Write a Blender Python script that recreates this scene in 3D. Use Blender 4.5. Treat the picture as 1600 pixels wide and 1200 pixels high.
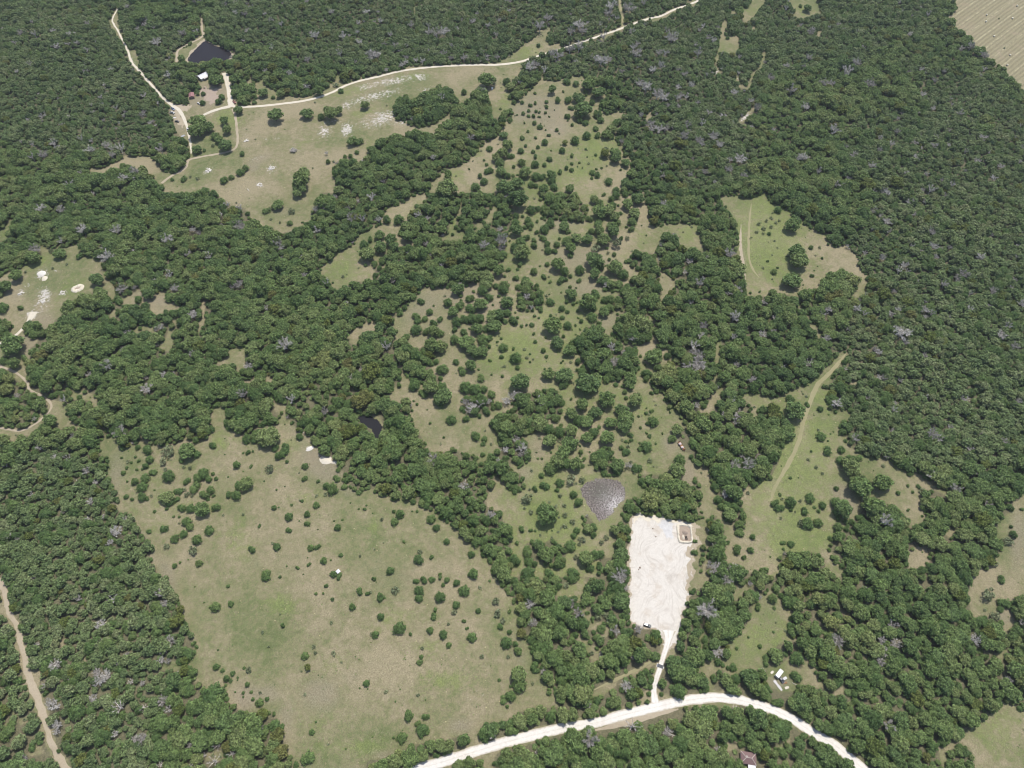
import bpy, math, random
import numpy as np
from mathutils import Vector, Matrix

scene = bpy.context.scene
for o in list(bpy.data.objects):
    bpy.data.objects.remove(o, do_unlink=True)
random.seed(7)
rng = np.random.default_rng(11)
R_ = math.radians

# ------------------------------------------------------------------ camera
CAM_H, PITCH, FOCAL = 470.0, R_(56.0), 1110.0          # height over the ground, angle below the horizon, focal length per 1600 width
cam_data = bpy.data.cameras.new('camera')
cam_data.sensor_width = 36.0
cam_data.lens = 36.0 * FOCAL / 1600.0
cam_data.clip_start = 1.0
cam_data.clip_end = 20000.0
cam = bpy.data.objects.new('camera', cam_data)
cam.location = (0.0, 0.0, CAM_H)
cam.rotation_euler = (math.pi / 2 - PITCH, 0.0, 0.0)
scene.collection.objects.link(cam)
scene.camera = cam

# ------------------------------------------------------------------ sky and sun
SUN_EL, SUN_AZ = R_(69.0), R_(28.0)                    # azimuth turned clockwise from the viewing direction
world = bpy.data.worlds.new('World')
scene.world = world
world.use_nodes = True
wn = world.node_tree.nodes
wl = world.node_tree.links
wn.clear()
w_out = wn.new('ShaderNodeOutputWorld')
w_bg = wn.new('ShaderNodeBackground')
w_sky = wn.new('ShaderNodeTexSky')
w_sky.sky_type = 'NISHITA'
w_sky.sun_disc = False
w_sky.sun_elevation = SUN_EL
w_sky.sun_rotation = SUN_AZ
w_sky.altitude = 300.0
w_sky.dust_density = 2.0
w_bg.inputs['Strength'].default_value = 0.14
wl.new(w_sky.outputs[0], w_bg.inputs['Color'])
wl.new(w_bg.outputs[0], w_out.inputs['Surface'])

sun_data = bpy.data.lights.new('sun', 'SUN')
sun_data.energy = 3.6
sun_data.angle = R_(0.53)
sun_data.color = (1.0, 0.955, 0.88)
sun = bpy.data.objects.new('sun', sun_data)
s_dir = Vector((math.sin(SUN_AZ) * math.cos(SUN_EL), math.cos(SUN_AZ) * math.cos(SUN_EL), math.sin(SUN_EL)))
sun.rotation_euler = (-s_dir).to_track_quat('-Z', 'Y').to_euler()
sun.location = (0, 300, 600)
scene.collection.objects.link(sun)

scene.view_settings.view_transform = 'Standard'
scene.view_settings.look = 'None'
scene.view_settings.exposure = 0.28
scene.view_settings.gamma = 1.0
scene.view_settings.use_curve_mapping = False
HAZE = 0.00006                                           # air density per metre
scene.cycles.max_bounces = 6
scene.cycles.volume_bounces = 0
scene.cycles.filter_width = 1.0
scene.cycles.diffuse_bounces = 3
scene.cycles.transparent_max_bounces = 6

# ------------------------------------------------------------------ survey of the place
# Outlines are plotted on 4x enlargements, twelve sheets of 400 x 300 plot units each, and are laid on the terrain by
# plan() below.  clear = open ground, wood = groves inside open ground, T = green trees, P = pale shrubs,
# D = dead grey trees, S = bleached snags, Y = yellow-green trees (x y r triples).
SHEETS = {}
def sheet(c, r, clear="", wood="", T="", P="", D="", S="", Y=""):
    SHEETS[(c, r)] = dict(clear=clear, wood=wood, T=T, P=P, D=D, S=S, Y=Y)
sheet(0, 0, clear="""
760,0 735,20 735,60 735,110 745,165 765,195 760,235 800,300 850,310 860,400 885,450 930,500 960,550 1010,600 1060,645 1095,660 1075,700 1040,640 1000,600 960,560 925,510 880,460 840,430 815,395 805,340 785,290 755,245 730,215 715,180 680,140 680,120 705,95 730,60 740,0
1265,115 1275,125 1270,230 1290,250 1350,270 1440,310 1450,355 1400,375 1330,355 1260,390 1180,395 1130,340 1115,385 1095,390 1095,350 1120,300 1180,270 1255,225 1250,150
1070,690 1075,660 1120,635 1160,655 1180,640 1175,590 1210,575 1240,600 1240,560 1235,480 1300,460 1310,545 1380,540 1395,500 1385,465 1410,455 1445,490 1440,600 1460,640 1500,655 1600,640 1600,1200 1020,1200 1010,1150 960,1120 940,1085 900,1050 850,1050 800,1030 750,1040 690,1075 620,1085 560,1080 545,1050 570,1035 640,1040 720,1000 790,950 830,970 900,960 960,990 990,1020 1000,1050 1060,1075 1130,1065 1160,1040 1160,1000 1190,970 1190,930 1150,870 1100,810 1075,760
1525,520 1570,455 1580,470 1560,530""",
T="""1240 760 60 1230 820 48 1300 790 42 1400 755 30 1420 810 30 1345 850 25 1370 870 30 1410 905 45 1230 930 30 1275 935 14 1490 685 32 1512 955 20 1500 1075 25 1535 1050 20 1145 1110 28 1075 1120 12 1400 1120 30 1445 1105 18 1280 1190 25 1365 630 25 1385 605 18 1265 640 18 1235 545 20 1345 505 42 1270 585 14""",
P="1330 910 16 1235 1115 18 1190 1105 12",
D="390 780 22 330 890 35 125 885 18 200 985 30 350 285 25 325 185 22 430 210 22 215 215 25 970 250 35 690 430 20 750 920 40 700 930 30 660 900 30 550 940 35 1050 470 25 1540 185 25 700 970 25 260 760 14 640 660 18 580 700 20 890 720 25 510 1080 25 450 990 20 430 1150 40 770 1110 35 480 270 18 570 880 18 460 545 14 90 260 22 1000 930 35",
Y="640 55 30 400 800 25 510 590 25 1490 420 30 280 490 25 330 575 22")
sheet(1, 0, clear="""
0,500 30,490 70,530 120,560 200,590 280,590 340,590 440,545 480,500 515,440 520,480 560,520 650,490 760,475 840,440 930,420 960,385 975,405 1100,410 1200,400 1340,395 1490,385 1600,335 1600,660 1500,735 1475,720 1470,640 1440,560 1400,545 1350,570 1330,620 1280,650 1230,660 1215,690 1220,740 1150,775 1110,830 960,830 850,855 740,905 700,925 700,980 650,1000 655,1030 620,1000 560,990 520,1010 470,1050 500,1130 490,1200 0,1200
1085,1200 1095,1130 1180,1060 1300,1010 1390,930 1450,870 1510,860 1530,800 1600,740 1600,1200
985,20 1000,15 1005,70 985,85
955,380 965,375 960,400""",
wood="""860,680 900,600 950,590 960,640 1000,600 1060,570 1170,535 1240,580 1270,640 1200,700 1150,740 1100,770 1020,785 960,770 920,750 870,740""",
T="""45 575 35 105 605 15 155 585 28 395 570 32 530 565 18 120 720 50 315 705 40 405 730 22 465 705 50 520 690 30 680 655 32 600 880 32 645 880 28 630 950 14 590 975 14 555 980 20 1300 575 18 1440 505 50 1565 510 25 1590 540 30 1590 600 22 280 1130 60 300 1090 40 270 1170 45 450 1010 14 485 1010 8 1545 840 30 1460 925 22 1425 1000 8 1285 1022 8 1315 1010 8 1200 1090 32 1190 1180 60 1450 1060 30 1470 1065 16 1425 1130 26 1400 1100 16 1500 985 30 1540 960 35 1575 910 35 1560 890 20 1525 1015 28 1535 1070 35 1570 1095 22 1370 1165 28 1560 1170 55 1590 970 25 355 1050 5""",
P="500 530 25 1480 520 32 1530 1118 12",
D="545 225 26 370 215 30 800 275 20 690 65 25 1130 195 45 1170 190 40 1080 205 30 1355 130 25 735 330 45 760 335 30 1000 370 22 1040 380 22 1075 315 16 1125 310 16 1160 330 16 320 370 22 315 530 30 155 150 22 640 140 18 835 205 15 1220 285 20 60 440 22 10 325 22 440 955 14 1300 350 30 1450 155 20 1520 120 18 165 430 20 1220 360 18 1410 320 18 1500 210 25 670 1000 18 910 1040 25 1050 920 14 1020 935 14 210 460 22 860 320 12 970 150 25 630 200 18",
Y="1550 90 35 550 480 30 440 220 30 590 460 28 1010 700 45")
sheet(2, 0, clear="""
0,330 60,280 130,230 225,150 240,165 210,240 240,270 300,265 320,290 240,320 150,350 90,370 70,400 60,440 20,480 0,500
410,260 480,240 485,255 420,280
540,235 600,200 690,165 700,180 620,210 550,250
850,115 920,95 1030,45 1035,65 930,115 870,130
1120,30 1140,0 1165,0 1140,35
680,0 690,100 700,165 685,165 675,60 668,0
750,135 800,110 850,115 830,130 770,145
1320,120 1340,110 1350,150 1330,200 1370,220 1420,215 1425,280 1400,335 1340,325 1295,320 1290,400 1320,460 1265,470 1280,420 1270,370 1290,290 1310,190
1370,60 1420,40 1480,20 1500,0 1590,0 1560,40 1500,110 1465,140 1440,120 1450,60 1410,80 1370,90
1580,310 1595,320 1555,430 1520,450 1490,540 1470,555 1420,535 1395,490 1400,440 1420,470 1430,520 1475,530 1500,440 1540,420
1420,740 1460,715 1500,670 1520,640 1525,660 1505,700 1470,730 1440,765 1415,755
840,720 890,660 890,690 850,755 835,740
1515,140 1525,180 1490,195
0,660 60,600 140,540 190,455 205,490 250,500 340,480 380,465 450,460 465,500 440,530 470,580 560,510 580,560 590,610 570,630 520,660 560,690 640,700 720,690 660,750 600,780 560,830 600,870 640,860 690,920 700,960 750,990 740,1040 720,1090 690,1140 690,1180 640,1200 0,1200""",
T="""345 505 24 400 520 20 250 560 32 165 280 14 480 530 40 545 510 22 465 570 16 540 580 40 500 640 18 285 620 24 320 570 9 215 632 14 215 665 14 145 640 14 115 655 16 105 690 12 70 708 12 105 722 12 135 722 16 150 693 12 140 765 16 78 765 10 175 790 18 100 820 10 65 860 16 148 858 13 230 842 14 280 812 12 205 888 20 85 910 11 162 918 12 55 940 20 132 945 14 146 975 18 5 970 16 237 990 19 312 938 22 375 968 17 245 940 6 265 687 5 210 812 6 462 930 9 350 620 25 420 610 40 370 670 20 345 725 20 445 690 55 415 720 30 425 750 20 460 765 20 535 715 26 555 748 22 525 800 20 537 840 22 467 847 25 395 877 28 590 835 35 620 810 30 645 955 38 650 990 35 710 1015 32 770 990 25 735 930 30 60 1015 25 142 1025 24 203 1028 15 75 1060 30 85 1080 35 300 1070 20 340 1050 13 373 1060 15 375 1020 12 150 1100 28 190 1100 25 245 1095 35 250 1130 25 505 1075 20 535 1088 22 605 1130 30 120 1150 22 150 1160 15 30 1150 40 35 1090 10 200 1180 35 265 1165 30 360 1180 35 650 1190 22 755 1085 35 710 1140 32 1340 100 18 1368 128 22 1420 70 30 1465 30 20 1348 235 12""",
P="480 1020 12 590 930 20 560 980 20 350 995 6 440 1050 8",
D="225 100 35 175 160 35 420 140 45 440 175 35 370 190 30 620 30 45 730 30 45 600 70 30 1000 230 40 970 190 25 1165 330 35 920 320 25 960 330 25 880 430 30 930 410 30 800 510 35 840 540 40 910 580 40 950 600 40 1040 610 25 1090 600 25 1160 640 18 870 770 30 920 800 35 960 790 30 1100 780 35 1080 850 35 1040 670 20 1230 700 25 1260 850 35 1300 900 30 1430 980 45 1170 870 30 1115 1090 20 1450 1100 25 110 410 40 150 400 30 290 340 40 360 300 40 420 290 35 560 370 40 600 360 30 780 320 40 760 290 30 1080 460 25 1040 430 20 1390 570 25 1320 720 25 1110 760 20 1040 540 20 1200 160 20 690 440 20 530 370 25 250 330 30 570 230 30 1290 170 18 1060 590 22 1010 790 22 880 800 25",
Y="660 640 22 1060 900 40 330 890 20 580 960 30 1020 1040 45 700 300 25")
sheet(3, 0, clear="""
130,0 310,0 340,75 270,90 210,115 160,95 170,60
315,180 340,190 335,230 385,260 330,250 310,220
1180,0 1180,50 1115,110 1150,150 1200,200 1260,240 1280,270 1350,300 1370,350 1430,400 1480,430 1520,490 1560,520 1570,560 1600,560 1600,0 1260,0
650,740 690,715 670,770
40,880 60,850 60,885
800,720 815,690 815,715""",
T="250 45 30 205 35 12 1325 320 40",
D="490 450 40 560 380 35 240 660 30 1035 670 22 920 890 22 1095 385 15 890 450 25 960 430 20 1040 500 20 1210 295 25 1270 290 30 1315 470 25 1310 1000 25 870 1075 25 930 980 25 1040 905 25 1020 1180 40 1570 1010 18 1190 1165 12 1100 440 20 840 650 25 1150 650 15 1410 1110 20 850 710 20 600 290 20 380 170 14 1350 430 22",
Y="800 450 30 490 340 25 740 240 25 100 1040 40 800 1140 50 460 690 40 620 1160 50 370 260 20 30 580 25")
sheet(0, 1, clear="""
60,150 80,180 85,210 40,230 50,290 0,305 0,235 30,190
245,310 290,335 340,345 400,335 470,310 500,280 505,370 560,400 620,420 640,490 690,560 720,600 720,640 690,690 670,640 640,590 590,600 560,640 500,660 450,690 420,710 390,730 385,770 340,790 330,830 290,860 265,850 240,820 180,810 150,840 150,890 190,910 230,930 220,950 180,970 190,1010 185,1060 160,1080 160,1160 180,1200 140,1190 60,1140 0,1110 0,925 60,880 70,830 60,790 0,785 0,650 60,600 80,560 0,560 0,530 50,480 130,470 150,440 200,440 270,390
770,640 830,620 840,600 880,595 900,640 970,650 990,620 1020,620 1040,670 1100,680 1120,740 1050,740 1000,770 940,740 930,720 860,720 760,700
690,730 715,710 720,790 665,800
1250,690 1290,685 1270,760 1280,790 1240,890 1225,880 1230,830 1260,770
810,840 870,845 890,820 950,840 980,880 970,890 900,870 860,890 820,860
980,970 1000,930 1050,910 1060,860 1080,840 1065,790 1110,780 1080,860 1070,900 1115,910 1070,950 1060,990 1010,985
1350,1060 1420,1020 1440,970 1500,965 1540,945 1540,1080 1510,1110 1500,1150 1480,1100 1450,1070 1400,1090
1530,1180 1590,1130 1600,1200 1540,1200
1220,0 1360,0 1390,50 1450,80 1540,95 1560,150 1600,185 1600,0""",
T="""370 380 38 495 395 24 600 545 45 735 668 32 860 670 30 810 628 16 930 630 45 905 710 28 1035 750 24 1085 760 28 830 810 32 125 722 18 50 715 9 95 520 48 40 590 42 10 720 35 1060 660 28 75 960 68 25 1050 28 88 1072 38 150 1035 25 10 1130 32 210 410 45 1440 985 4 1500 990 4 1525 960 5""",
P="320 370 20 170 345 12 160 500 12",
D="460 60 22 480 90 18 1200 230 28 1240 250 22 1370 140 22 1400 190 25 1420 80 25 460 840 30 420 880 22 390 920 18 770 980 25 810 1070 18 1170 380 25 820 370 25 870 320 22 1320 550 18 910 1160 18 1080 1130 18 350 30 18 570 10 22 270 90 20 870 250 22 1460 150 18 1560 200 20",
Y="1250 480 28 1220 540 35 1520 470 25 560 290 25 480 690 30 260 250 35 900 380 25")
sheet(1, 1, clear="""
0,0 400,0 390,60 345,110 330,200 270,220 180,250 110,235 50,215 0,185
1060,0 1050,60 1010,105 970,110 945,145 945,190 900,225 890,260 900,290 950,310 1000,300 980,350 920,320 830,370 790,400 820,440 800,480 730,430 725,470 735,500 730,550 690,560 620,550 570,580 510,610 470,590 440,540 400,510 410,440 470,420 490,380 570,340 620,310 640,250 740,215 780,190 790,130 830,90 900,70 960,30 1010,0
1280,40 1290,90 1250,170 1235,230 1300,230 1310,290 1260,300 1220,310 1150,290 1200,260 1240,150 1270,90
1490,70 1515,95 1480,140 1480,180 1440,190 1400,240 1370,250 1375,210 1430,180 1450,120
1580,240 1600,220 1600,1200 1160,1200 1165,1160 1110,1130 1100,1060 1130,1010 1200,990 1185,930 1100,930 1040,960 1000,980 960,960 955,900 920,900 880,940 840,940 880,890 880,860 830,840 870,790 910,760 960,690 1020,620 1040,580 1130,595 1220,590 1290,560 1330,580 1395,560 1385,520 1480,470 1540,450 1555,400 1570,300
560,885 620,840 700,820 735,790 745,860 720,870 640,900 635,950 590,940
880,1050 900,1060 920,1110 930,1160 970,1180 960,1200 900,1200 905,1130
55,1110 70,1105 65,1150 105,1160 110,1195 60,1200""",
T="""260 0 35 65 110 25 135 75 35 210 192 18 290 187 10 1005 85 16 818 172 26 890 170 32 918 205 12 932 183 12 770 268 34 712 292 21 675 328 32 690 385 50 715 380 30 780 345 38 615 320 10 840 300 40 785 425 30 740 445 20 685 455 12 905 255 20 945 275 42 865 345 38 1295 42 17 1250 220 16 1375 285 24 1575 483 18 1555 525 10 1490 40 20 1510 80 15 1265 608 40 1275 640 20 1345 535 40 1310 560 22 1520 490 40 1440 530 45 1440 570 40 1415 615 30 1455 650 30 1500 585 20 1550 585 32 1545 610 30 1518 648 14 1570 690 38 1480 705 8 1030 680 26 1085 748 20 1000 770 35 1010 800 25 1055 790 20 1000 858 32 1110 815 28 1150 790 25 1065 865 30 1110 870 40 1150 880 25 1255 810 30 1300 790 25 1230 745 40 1200 690 30 1275 700 35 1340 660 28 1345 725 35 1405 700 45 1345 790 35 1400 785 30 1385 855 38 1440 850 25 1333 852 10 1300 875 28 1240 860 20 1240 920 30 1310 930 55 1420 920 35 1460 910 18 1360 995 40 1415 990 40 1390 1000 30 1490 840 45 1550 800 25 1480 770 50 1520 770 40 1570 750 30 1545 970 28 1535 1028 14 1595 1045 12 1340 1085 38 1285 1110 32 1250 1060 20 1405 1155 28 1472 1140 8 1540 1150 10 1165 1105 36 1125 1060 18 1100 965 55 1060 1000 30 1150 970 40 940 895 22 845 875 38 775 840 42 990 1190 30 1595 800 20 480 565 8 1110 710 7""",
P="222 120 30 150 190 12 95 105 16",
D="130 310 35 150 345 25 370 105 25 960 375 22 855 520 18 1060 320 25 345 890 25 500 1000 22 610 1045 25 670 930 22 1525 225 22 1455 375 18 1085 390 18 160 405 15 90 290 20 435 790 25 1340 80 22 590 1160 25 70 720 25 440 740 22 560 700 22 490 30 20 30 610 22 640 50 18",
Y="540 85 35 230 850 35 260 830 25 100 640 35 300 1010 30 230 1040 30 720 1130 60 220 880 25")
sheet(2, 1, clear="""
0,0 830,0 870,200 910,220 1000,185 1165,190 1160,230 1220,370 1130,355 1050,345 1030,260 960,240 900,370 920,470 960,490 1030,560 1000,620 970,640 935,690 870,760 900,830 890,880 910,960 960,980 1000,1000 990,1060 960,1100 900,1150 850,1200 0,1200
1290,20 1340,10 1420,20 1480,35 1600,0 1600,650 1560,640 1480,655 1460,600 1450,480 1410,360 1415,260 1380,150 1340,90
1280,910 1300,930 1305,1050 1290,1080 1260,1070 1270,980
1200,120 1220,110 1215,130 1195,150
1560,1200 1600,1170 1600,1200
1290,1110 1280,1200 1260,1200 1270,1130""",
wood="""170,50 180,0 400,0 440,60 480,80 480,110 440,180 380,180 280,170 190,165 185,120 200,60
720,410 760,370 830,380 890,380 925,500 930,680 880,720 860,790 800,770 740,760 720,740 640,720 650,660 660,620 580,610 580,570 660,550 700,580 740,580 750,530 820,510 760,470
430,900 440,840 540,830 570,870 620,910 700,960 780,960 790,1000 800,1110 720,1150 680,1180 560,1150 500,1130 450,1060 430,1000 330,1030 320,980 370,930
640,810 700,770 800,780 880,800 890,840 860,930 800,945 740,950 630,900 625,860
30,700 30,600 80,540 150,580 190,610 200,700 180,740 100,735 50,740 15,710""",
T="""40 50 60 120 110 28 160 100 20 25 150 20 20 190 30 100 170 30 110 200 28 115 230 12 80 220 14 25 240 40 90 280 28 153 250 16 205 230 32 240 195 28 195 285 25 140 300 20 138 330 25 55 305 30 60 380 48 20 350 30 50 445 25 325 210 35 350 245 20 345 300 32 400 285 35 470 290 40 365 350 40 365 390 20 220 325 20 225 365 22 265 367 20 283 325 22 515 45 32 550 70 25 575 12 15 620 45 20 650 20 25 710 10 22 630 85 24 725 70 42 790 40 40 765 130 38 770 160 25 750 185 26 745 230 22 678 130 14 550 120 45 600 120 40 640 160 35 485 165 24 540 185 30 500 240 22 545 240 35 620 210 35 635 240 45 655 185 30 570 300 38 520 425 55 555 465 25 425 485 32 515 510 42 570 550 38 640 475 45 695 515 32 670 455 25 790 555 45 285 455 45 330 495 30 365 525 13 305 548 30 335 545 15 418 550 19 200 525 22 137 495 22 220 450 16 22 533 25 85 550 28 40 592 20 155 587 16 372 635 38 240 685 26 312 725 19 315 783 15 523 630 34 475 695 55 510 710 30 575 668 25 615 672 28 575 745 38 610 725 28 502 780 30 545 818 20 660 762 10 250 840 55 348 833 24 282 935 48 25 1035 36 412 1057 25 230 1140 40 330 1140 55 142 773 12 90 830 10 10 800 34 205 1105 8 318 1055 6 590 1170 25 440 1120 25 460 1170 40 520 1170 50 740 1165 45 885 1030 50 910 1000 30 910 1095 30 970 1025 22 845 1130 32 840 1165 25 925 775 40 360 985 45 45 1190 60 940 900 50 1490 630 8 1550 620 10 1600 430 10 1050 280 4 840 270 6""",
P="525 350 42 655 325 45 600 380 12 720 290 20 110 560 12 230 530 10 430 560 8 1540 200 18 1575 230 20 1590 180 14 1530 250 14 1570 260 12",
D="950 75 30 1210 410 25 1250 490 25 1080 500 20 1410 595 25 1350 625 30 1390 780 40 1385 915 30 1570 885 30 1195 835 35 1090 795 25 1180 900 30 1140 960 45 1060 975 25 1165 1020 35 1090 1080 35 1170 1080 50 1500 1170 30 1580 680 25 750 910 35 780 850 25 620 970 30 700 1000 25 525 1045 30 640 1060 35 1110 430 25 1160 1050 35 1130 1000 25",
S="1390 790 30 1500 1165 22",
Y="70 400 30 960 60 25 1100 110 40 1060 960 30 1180 1140 40")
sheet(3, 1, clear="""
0,40 60,70 130,100 155,130 200,160 210,190 240,190 300,230 370,265 380,320 410,340 460,325 520,350 560,380 570,450 620,510 635,570 600,640 580,660 520,640 560,600 570,540 490,500 420,510 330,560 340,600 250,600 190,650 150,640 50,620 0,620
180,690 240,720 260,800 310,820 340,880 330,930 300,900 270,860 250,800 210,740
450,980 510,1000 480,1050 440,1080 400,1160 380,1200 250,1200 310,1150 370,1070 420,1050
510,1165 570,1170 570,1200 520,1200""",
T="63 110 22 150 205 48 170 180 35 180 375 52 195 435 52 150 550 58 270 345 14 278 520 15 40 495 20 60 470 10 8 260 12 340 412 10 460 495 30 400 545 50 530 555 45 470 580 50 375 570 45 480 1000 8 220 580 5 290 490 5 90 555 6",
P="20 160 16 50 190 16 20 220 16 70 180 12 30 130 10 60 350 9",
D="750 175 35 750 250 25 660 110 30 910 130 25 1075 300 18 1035 340 30 1080 345 18 1135 348 18 972 378 15 1055 403 20 1225 510 32 1185 560 20 1400 270 15 1555 400 20 1455 500 18 1540 550 25 1410 610 25 1520 600 20 985 680 20 1265 635 20 845 870 55 860 940 30 770 760 25 980 1020 22 1500 840 30 1130 780 20 850 460 30 1560 335 15 1270 290 15 690 1000 25 980 60 20 1110 20 20 820 490 30 90 1090 20 500 850 22",
S="260 1075 40",
Y="1010 910 40 1090 930 35 690 280 25 420 190 35 870 680 40 1160 230 30 1470 640 25 720 640 45 1270 780 30")
sheet(0, 2, clear="""
150,0 170,0 190,40 230,60 290,65 340,110 400,120 420,160 400,190 430,230 490,240 520,260 510,290 460,260 400,280 370,270 350,210 300,195 270,240 220,280 210,320 150,310 110,330 90,380 70,340 0,310 0,255 90,280 150,270 220,230 290,150 270,100 240,70 190,50
430,20 500,40 560,60 610,90 610,140 560,180 540,190 580,140 560,100 510,100 450,90 430,60
320,330 340,290 350,360 320,380
610,345 690,320 715,320 720,380 760,400 850,370 880,350 960,370 1040,380 1110,350 1200,330 1270,350 1330,280 1320,230 1310,170 1380,120 1420,190 1400,240 1420,280 1480,290 1520,350 1550,380 1600,350 1600,1200 1020,1200 970,1160 930,1110 960,1040 950,980 890,930 840,880 830,840 790,800 740,790 730,690 690,590 665,530 670,460 630,430""",
T="""1330 380 23 1548 427 17 1520 430 8 1580 420 8 1478 505 24 1567 512 14 1540 620 42 1495 630 30 1425 688 26 1475 693 30 1345 768 30 1265 780 45 1315 662 26 1275 688 35 1305 595 20 1270 558 34 1235 580 30 1215 640 38 1165 605 25 1110 665 30 1050 572 40 950 548 27 935 468 25 905 585 28 840 608 25 885 640 32 890 705 30 787 703 16 1040 705 45 1060 740 30 1100 720 22 1130 770 30 1190 775 30 1335 697 12 1300 718 12 1025 900 28 1165 855 30 1185 890 24 1145 935 25 1090 965 30 1305 912 28 1230 970 30 930 920 15 1090 1135 15 1240 1120 22 1125 1115 8 1570 1030 26 860 395 16 920 410 32 910 510 20 790 522 13 770 555 14 820 490 9 865 480 12 890 530 10 855 535 9 795 608 8 845 455 9 760 460 8 920 722 10 965 795 10 965 662 7 1040 780 12 1120 830 8 1085 828 8 825 720 11 1225 350 20 1170 420 55 1215 430 35 1130 480 18 1405 440 5 1425 580 6 1520 545 5 1405 340 4 1350 590 12 1330 560 12 320 230 42 495 80 16 1425 170 20 1345 125 28""",
P="1210 1040 36 1040 1015 25 1395 820 10 1050 420 50 1020 490 35 1150 520 14 1190 525 16 1170 690 22 1150 660 18 1520 815 12 1200 700 14 1120 870 10",
D="335 455 35 425 465 30 540 540 35 480 625 22 595 610 20 190 690 25 400 800 18 720 920 40 690 990 25 250 390 30 60 950 25 100 70 20 460 330 25 915 30 45 645 830 18 110 970 20 430 760 15 550 850 22 700 1080 18",
S="900 20 30",
Y="430 610 30 620 1100 35 700 780 30 230 860 22 1500 110 35")
sheet(1, 2, clear="""
100,80 140,90 180,130 185,190 210,250 260,290 310,310 370,380 420,440 510,490 530,540 540,590 580,640 620,670 720,660 780,690 850,720 910,705 960,730 1060,770 1120,790 1160,840 1230,880 1260,930 1300,970 1350,990 1400,1020 1450,1060 1460,1110 1480,1170 1490,1200 0,1200 0,330 20,270 60,250 130,240 150,190 100,130
820,60 910,0 1600,0 1600,160 1530,170 1440,260 1520,330 1520,390 1480,440 1420,500 1390,560 1380,500 1390,450 1300,420 1240,400 1130,435 1060,410 1050,340 1000,260 970,200 970,110 930,90 860,130 830,110
640,205 700,190 765,215 795,260 785,330 740,340 715,270 650,245
1490,600 1540,590 1580,640 1600,660 1600,900 1560,860 1520,790 1450,760 1440,700 1480,660""",
wood="1280,90 1340,60 1480,90 1490,150 1430,200 1330,190 1280,150",
T="""988 12 32 1042 52 31 1145 110 38 1170 70 60 1220 220 30 1310 215 27 1090 20 50 1160 20 35 1375 322 30 1427 340 20 1420 372 17 1417 440 16 1408 500 16 1088 243 11 1173 332 9 1055 383 8 1007 125 10 985 105 7 975 165 10 1370 30 35 1425 30 25 1470 60 28 1515 130 25 1440 165 32 1310 20 35 135 98 18 50 240 30 75 325 65 40 375 25 120 395 26 180 400 36 150 440 35 272 328 22 305 512 20 302 588 22 193 485 11 387 607 14 480 655 35 440 635 22 500 585 26 552 638 20 515 530 20 643 675 17 377 755 22 288 730 10 222 755 8 113 770 17 142 770 6 205 828 24 320 813 20 318 870 22 270 855 5 205 912 20 508 895 22 540 848 7 20 885 14 128 1015 23 340 1023 22 384 1015 22 420 1102 25 530 1067 14 330 1126 15 258 1147 15 62 1185 25 484 1186 23 517 1192 19 387 908 5 180 640 5 128 660 7 180 250 5 160 180 12 865 860 24 900 812 27 862 795 12 677 780 13 642 780 7 690 758 6 590 742 5 1007 795 9 975 795 6 1095 843 27 1127 897 23 1150 828 15 1192 983 20 925 985 12 1096 1082 16 1015 1095 30 838 1163 26 1345 1065 22 1420 1065 20 1355 1185 30 1150 1190 12""",
P="85 530 32 435 690 18 785 848 16 1025 1050 22 650 1075 12 1155 375 10 800 990 8 740 1035 8",
D="1310 110 32 1350 140 35 1400 120 35 1330 165 25 1565 100 30 1590 80 30 1560 410 25 1510 480 22 1450 110 22",
Y="650 110 60 690 80 50 590 290 45 660 280 40 800 390 45 560 320 40 1240 690 35 1290 880 35")
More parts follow.
